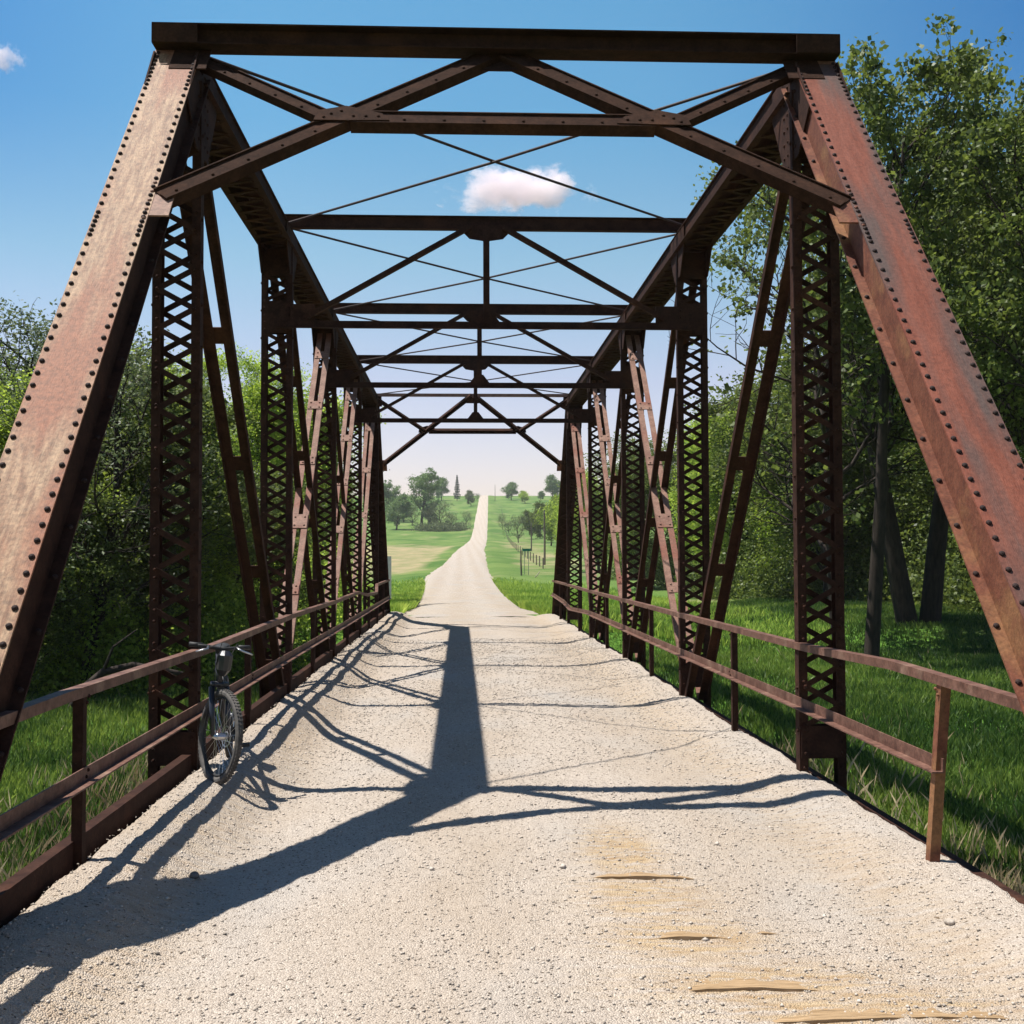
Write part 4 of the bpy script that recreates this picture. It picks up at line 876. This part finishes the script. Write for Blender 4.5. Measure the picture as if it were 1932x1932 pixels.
# ------------------------------------------------------------------ bicycle leaning on the left rail
M['tyre'] = mat('tyre_rubber', (.05, .047, .044), (.11, .10, .09), 14, .85)
M['bike'] = mat('black_paint', (.012, .013, .018), (.02, .022, .03), 6, .35, spec=.5)
M['chrome'] = mat('bare_metal', (.45, .45, .46), (.6, .6, .6), 9, .3, metallic=1)
M['stone'] = mat('grey_stone', (.08, .07, .06), (.17, .155, .14), 30, .9)
M['rubber'] = mat('black_rubber', (.015, .015, .015), (.03, .03, .03), 20, .6)
def bicycle():
    bx, by = -2.00, 8.36; bz = float(deck_z(np.array(bx), np.array(by)))
    t = thing('bicycle', 'black mountain bike leaning on the left railing, front wheel turned outwards', 'bicycle', (bx, by, bz - .008), (0, R(-4.0), R(9.5)))
    Rw = .335; rt = .027; FH = Vector((0, 0, Rw)); RH = Vector((0, 1.06, Rw))
    steer = R(28); ht = Vector((0, .14, .78)); sa = Vector((0, .36, .93)).normalized()
    def ST(p):                                  # steering rotation about the head tube axis
        return ht + Matrix.Rotation(steer, 3, sa) @ (Vector(p) - ht)
    def wheel(c, ax, name):
        w_ = bpy.data.objects.new(name, None); C.objects.link(w_); w_.parent = t; w_.empty_display_size = .1
        b = MB(); b.torus(c, Rw - rt, rt, ax, 56, 10, 1.0)
        a = Vector(ax).normalized(); e = a.orthogonal().normalized(); g = a.cross(e)
        for i in range(72):
            an = 2 * math.pi * i / 72; d = e * math.cos(an) + g * math.sin(an); tg = a.cross(d)
            for o in (-.014, 0, .014): b.box(c + d * (Rw + .001 - abs(o) * .25) + a * o + tg * (.006 if o == 0 else 0), a * .0055, tg * .006, d * .003)
        b.build('tyre', M['tyre'], w_, smooth=False)
        b = MB(); b.torus(c, Rw - rt * 2 - .006, .011, ax, 56, 6, 1.25); b.build('rim', M['rubber'], w_, smooth=True)
        b = MB(); b.tube([c - a * .055, c - a * .03, c + a * .03, c + a * .055], [.012, .026, .026, .012], 10); b.build('hub', M['chrome'], w_)
        b = MB()
        for i in range(28):
            an = 2 * math.pi * i / 28; d = e * math.cos(an) + g * math.sin(an); an2 = an + (.5 if i % 2 else -.5); d2 = e * math.cos(an2) + g * math.sin(an2)
            b.tube([c + d2 * .022 + a * (.03 if i % 4 < 2 else -.03), c + d * (Rw - rt * 2 - .012)], .0013, 4, False)
        b.build('spokes', M['chrome'], w_)
        b = MB(); b.torus(c + a * .045, .072, .006, ax, 28, 4, .25); b.torus(c + a * .045, .03, .01, ax, 20, 4, .15); b.build('brake_disc', M['chrome'], w_)
    wheel(ST(FH), Matrix.Rotation(steer, 3, sa) @ Vector((1, 0, 0)), 'front_wheel'); wheel(RH, Vector((1, 0, 0)), 'rear_wheel')
    b = MB(); crown = ht - sa * .09
    for s in (-1, 1): b.tube([ST(Vector((s * .058, 0, Rw))), ST(Vector((s * .06, .05, .50))), ST(crown + Vector((s * .058, 0, -.02)))], [.013, .021, .021], 8)
    b.tube([ST(crown + Vector((-.065, 0, 0))), ST(crown + Vector((.065, 0, 0)))], .022, 8); b.tube([crown, ht + sa * .14], .019, 8); b.build('fork', M['bike'], t, True)
    bb = Vector((0, .62, .30)); st = Vector((0, .80, .74)); h1 = ht + sa * .06; h0 = ht - sa * .06
    b = MB(); b.tube([h0 - sa * .02, h1 + sa * .02], .026, 10); b.tube([h0, bb], [.026, .024], 10); b.tube([h1, st], [.021, .017], 10); b.tube([bb, st + Vector((0, .02, .05))], .017, 8)
    for s in (-1, 1): b.tube([bb + Vector((s * .02, 0, 0)), RH + Vector((s * .06, 0, 0))], .010, 6); b.tube([st + Vector((s * .015, 0, -.03)), RH + Vector((s * .06, 0, 0))], .009, 6)
    b.tube([bb - Vector((.035, 0, 0)), bb + Vector((.035, 0, 0))], .024, 10); b.build('frame', M['bike'], t, True)
    b = MB(); sp_ = st + Vector((0, .07, .13)); b.tube([st, sp_], .014, 8); b.build('seat_post', M['rubber'], t, True)
    b = MB(); b.tube([sp_ + Vector((0, -.15, .02)), sp_ + Vector((0, -.05, .035)), sp_ + Vector((0, .06, .035)), sp_ + Vector((0, .13, .045))], [.016, .024, .045, .038], 10); b.v = [(v[0] * 1.5, v[1], sp_.z + .035 + (v[2] - sp_.z - .035) * .6) for v in b.v]; b.build('saddle', M['rubber'], t, True)
    hb = ht + sa * .17; b = MB(); b.tube([ht + sa * .13, hb, hb + Vector((0, -.07, .01))], .018, 8); b.build('stem', M['bike'], t, True)
    c = hb + Vector((0, -.08, .01)); b = MB(); b.tube([ST(c + Vector((-.22, .05, .02))), ST(c + Vector((-.12, .01, .015))), ST(c + Vector((0, 0, 0))), ST(c + Vector((.12, .01, .015))), ST(c + Vector((.22, .05, .02)))], .0135, 8); b.build('handlebar', M['rubber'], t, True)
    for s in (-1, 1):
        b = MB(); b.tube([ST(c + Vector((s * .14, .028, .019))), ST(c + Vector((s * .235, .055, .021)))], .018, 8); b.build('grip', M['rubber'], t, True)
        b = MB(); b.tube([ST(c + Vector((s * .11, .01, .015))), ST(c + Vector((s * .13, -.035, -.0))), ST(c + Vector((s * .22, -.045, -.025)))], [.012, .008, .006], 6); b.build('brake_lever', M['chrome'], t, True)
        b = MB(); b.tube([ST(c + Vector((s * .13, -.01, .0))), ST(c + Vector((s * .06, -.11, .05))), ht + Vector((s * .03, -.06, .02)), ST(crown + Vector((s * .04, -.03, -.05)))], .0028, 5, False); b.build('cable', M['rubber'], t, True)
    b = MB(); b.tube([ST(c + Vector((0, -.05, -.01))), ST(c + Vector((0, -.055, -.04))), ST(c + Vector((0, -.05, -.14))), ST(c + Vector((0, -.035, -.18)))], [.035, .058, .055, .03], 10); b.build('handlebar_bag', M['bike'], t)
    b = MB(); b.torus(bb + Vector((.05, 0, 0)), .085, .006, (1, 0, 0), 30, 5, .5); b.torus(bb + Vector((.05, 0, 0)), .04, .012, (1, 0, 0), 20, 5, .2); b.build('chainring', M['rubber'], t)
    for s, a in ((1, 1), (-1, -1)):
        e = bb + Vector((s * .08, -.12 * a, -.12 * a)); b = MB(); b.tube([bb + Vector((s * .06, 0, 0)), e], [.014, .011], 6); b.build('crank', M['rubber'], t)
        b = MB(); b.box(e + Vector((s * .05, 0, 0)), (.045, 0, 0), (0, .04, 0), (0, 0, .011)); b.build('pedal', M['rubber'], t)
    b = MB(); b.tube([bb + Vector((.05, 0, .085)), RH + Vector((.05, 0, .04))], .004, 4); b.tube([bb + Vector((.05, 0, -.085)), RH + Vector((.05, 0, -.045))], .004, 4); b.build('chain', M['chrome'], t)
bicycle()

# ------------------------------------------------------------------ clouds (real volumes far off)
def cloud(name, label, px, py, dist, wpx, hpx, seed, dens=.05, thr=.46):
    d = ray(px, py); c = Vector((CX, 0, CZ)) + d * (dist / d.y); W = wpx / FPX * dist; Hh = hpx / FPX * dist
    m = bpy.data.materials.new(name + '_vapour'); m.use_nodes = True; n = m.node_tree.nodes; l = m.node_tree.links; n.clear()
    o = n.new('ShaderNodeOutputMaterial'); v = n.new('ShaderNodeVolumePrincipled'); v.inputs['Color'].default_value = (1, .925, .945, 1); v.inputs['Anisotropy'].default_value = 0.0
    t = n.new('ShaderNodeTexCoord')
    nz = n.new('ShaderNodeTexNoise'); nz.inputs['Scale'].default_value = 3.1; nz.inputs['Detail'].default_value = 10; nz.inputs['Roughness'].default_value = .64
    mp = n.new('ShaderNodeMapping'); mp.inputs['Location'].default_value = (seed, seed * .7, 0); mp.inputs['Scale'].default_value = (1.0, .5, .55); l.new(t.outputs['Object'], mp.inputs[0]); l.new(mp.outputs[0], nz.inputs[0])
    ln = n.new('ShaderNodeVectorMath'); ln.operation = 'LENGTH'; l.new(t.outputs['Object'], ln.inputs[0])
    a = n.new('ShaderNodeMath'); a.operation = 'MULTIPLY_ADD'; l.new(ln.outputs['Value'], a.inputs[0]); a.inputs[1].default_value = -.46; l.new(nz.outputs[0], a.inputs[2])
    mr = n.new('ShaderNodeMapRange'); mr.inputs['From Min'].default_value = thr - .27; mr.inputs['From Max'].default_value = thr - .12; mr.inputs['To Max'].default_value = dens; mr.interpolation_type = 'SMOOTHSTEP'; l.new(a.outputs[0], mr.inputs[0])
    l.new(mr.outputs[0], v.inputs['Density']); l.new(v.outputs[0], o.inputs['Volume'])
    import bmesh
    bm = bmesh.new(); bmesh.ops.create_icosphere(bm, subdivisions=3, radius=1); me = bpy.data.meshes.new(name); bm.to_mesh(me); bm.free(); me.materials.append(m)
    ob = bpy.data.objects.new(name, me); C.objects.link(ob); ob.location = c; ob.scale = (W / 2, W / 4, Hh / 2); tag(ob, label, 'cloud')
cloud('cloud', 'small fluffy white cloud above the middle of the bridge', 975, 357, 1500, 360, 118, 3.3)
cloud('cloud', 'wisp of white cloud at the top left edge of the sky', 5, 108, 1500, 110, 70, 9.1)

# ------------------------------------------------------------------ air
hm = bpy.data.materials.new('haze_air'); hm.use_nodes = True; n = hm.node_tree.nodes; l = hm.node_tree.links; n.clear()
o_ = n.new('ShaderNodeOutputMaterial'); v_ = n.new('ShaderNodeVolumePrincipled'); v_.inputs['Color'].default_value = (.93, .96, 1, 1); v_.inputs['Density'].default_value = .00014; v_.inputs['Anisotropy'].default_value = .2
l.new(v_.outputs[0], o_.inputs['Volume'])
b = MB(); b.abox(-1000, 1000, -120, 1450, -4.5, 75); tag(b.build('haze', hm), 'thin pale summer haze over the far hill', 'haze', kind='stuff')

# a few bigger stones lying loose on the deck
for i_, (x_, y_, r_, lb_) in enumerate(((-1.42, 4.28, .026, 'grey rounded stone near the bottom edge of the photo, left of centre'), (1.95, 5.3, .022, 'pale stone on the gravel near the right edge of the deck'), (-1.75, 6.3, .030, 'dark clod of dirt in the shadow strip of the left railing'))):
    import bmesh
    bm = bmesh.new(); bmesh.ops.create_icosphere(bm, subdivisions=2, radius=r_)
    for v in bm.verts: v.co *= 1 + .5 * float(fbm(v.co.x * 40 + i_ * 9, v.co.y * 40 + v.co.z * 30, 2)); v.co.z *= .7
    me = bpy.data.meshes.new('stone'); bm.to_mesh(me); bm.free(); me.shade_smooth(); me.materials.append(M['stone' if i_ != 1 else 'pebble'])
    o = bpy.data.objects.new('stone', me); C.objects.link(o); o.location = (x_, y_, float(deck_z(np.array(x_), np.array(y_))) + r_ * .4); tag(o, lb_, 'stone', 'loose stones on the deck')
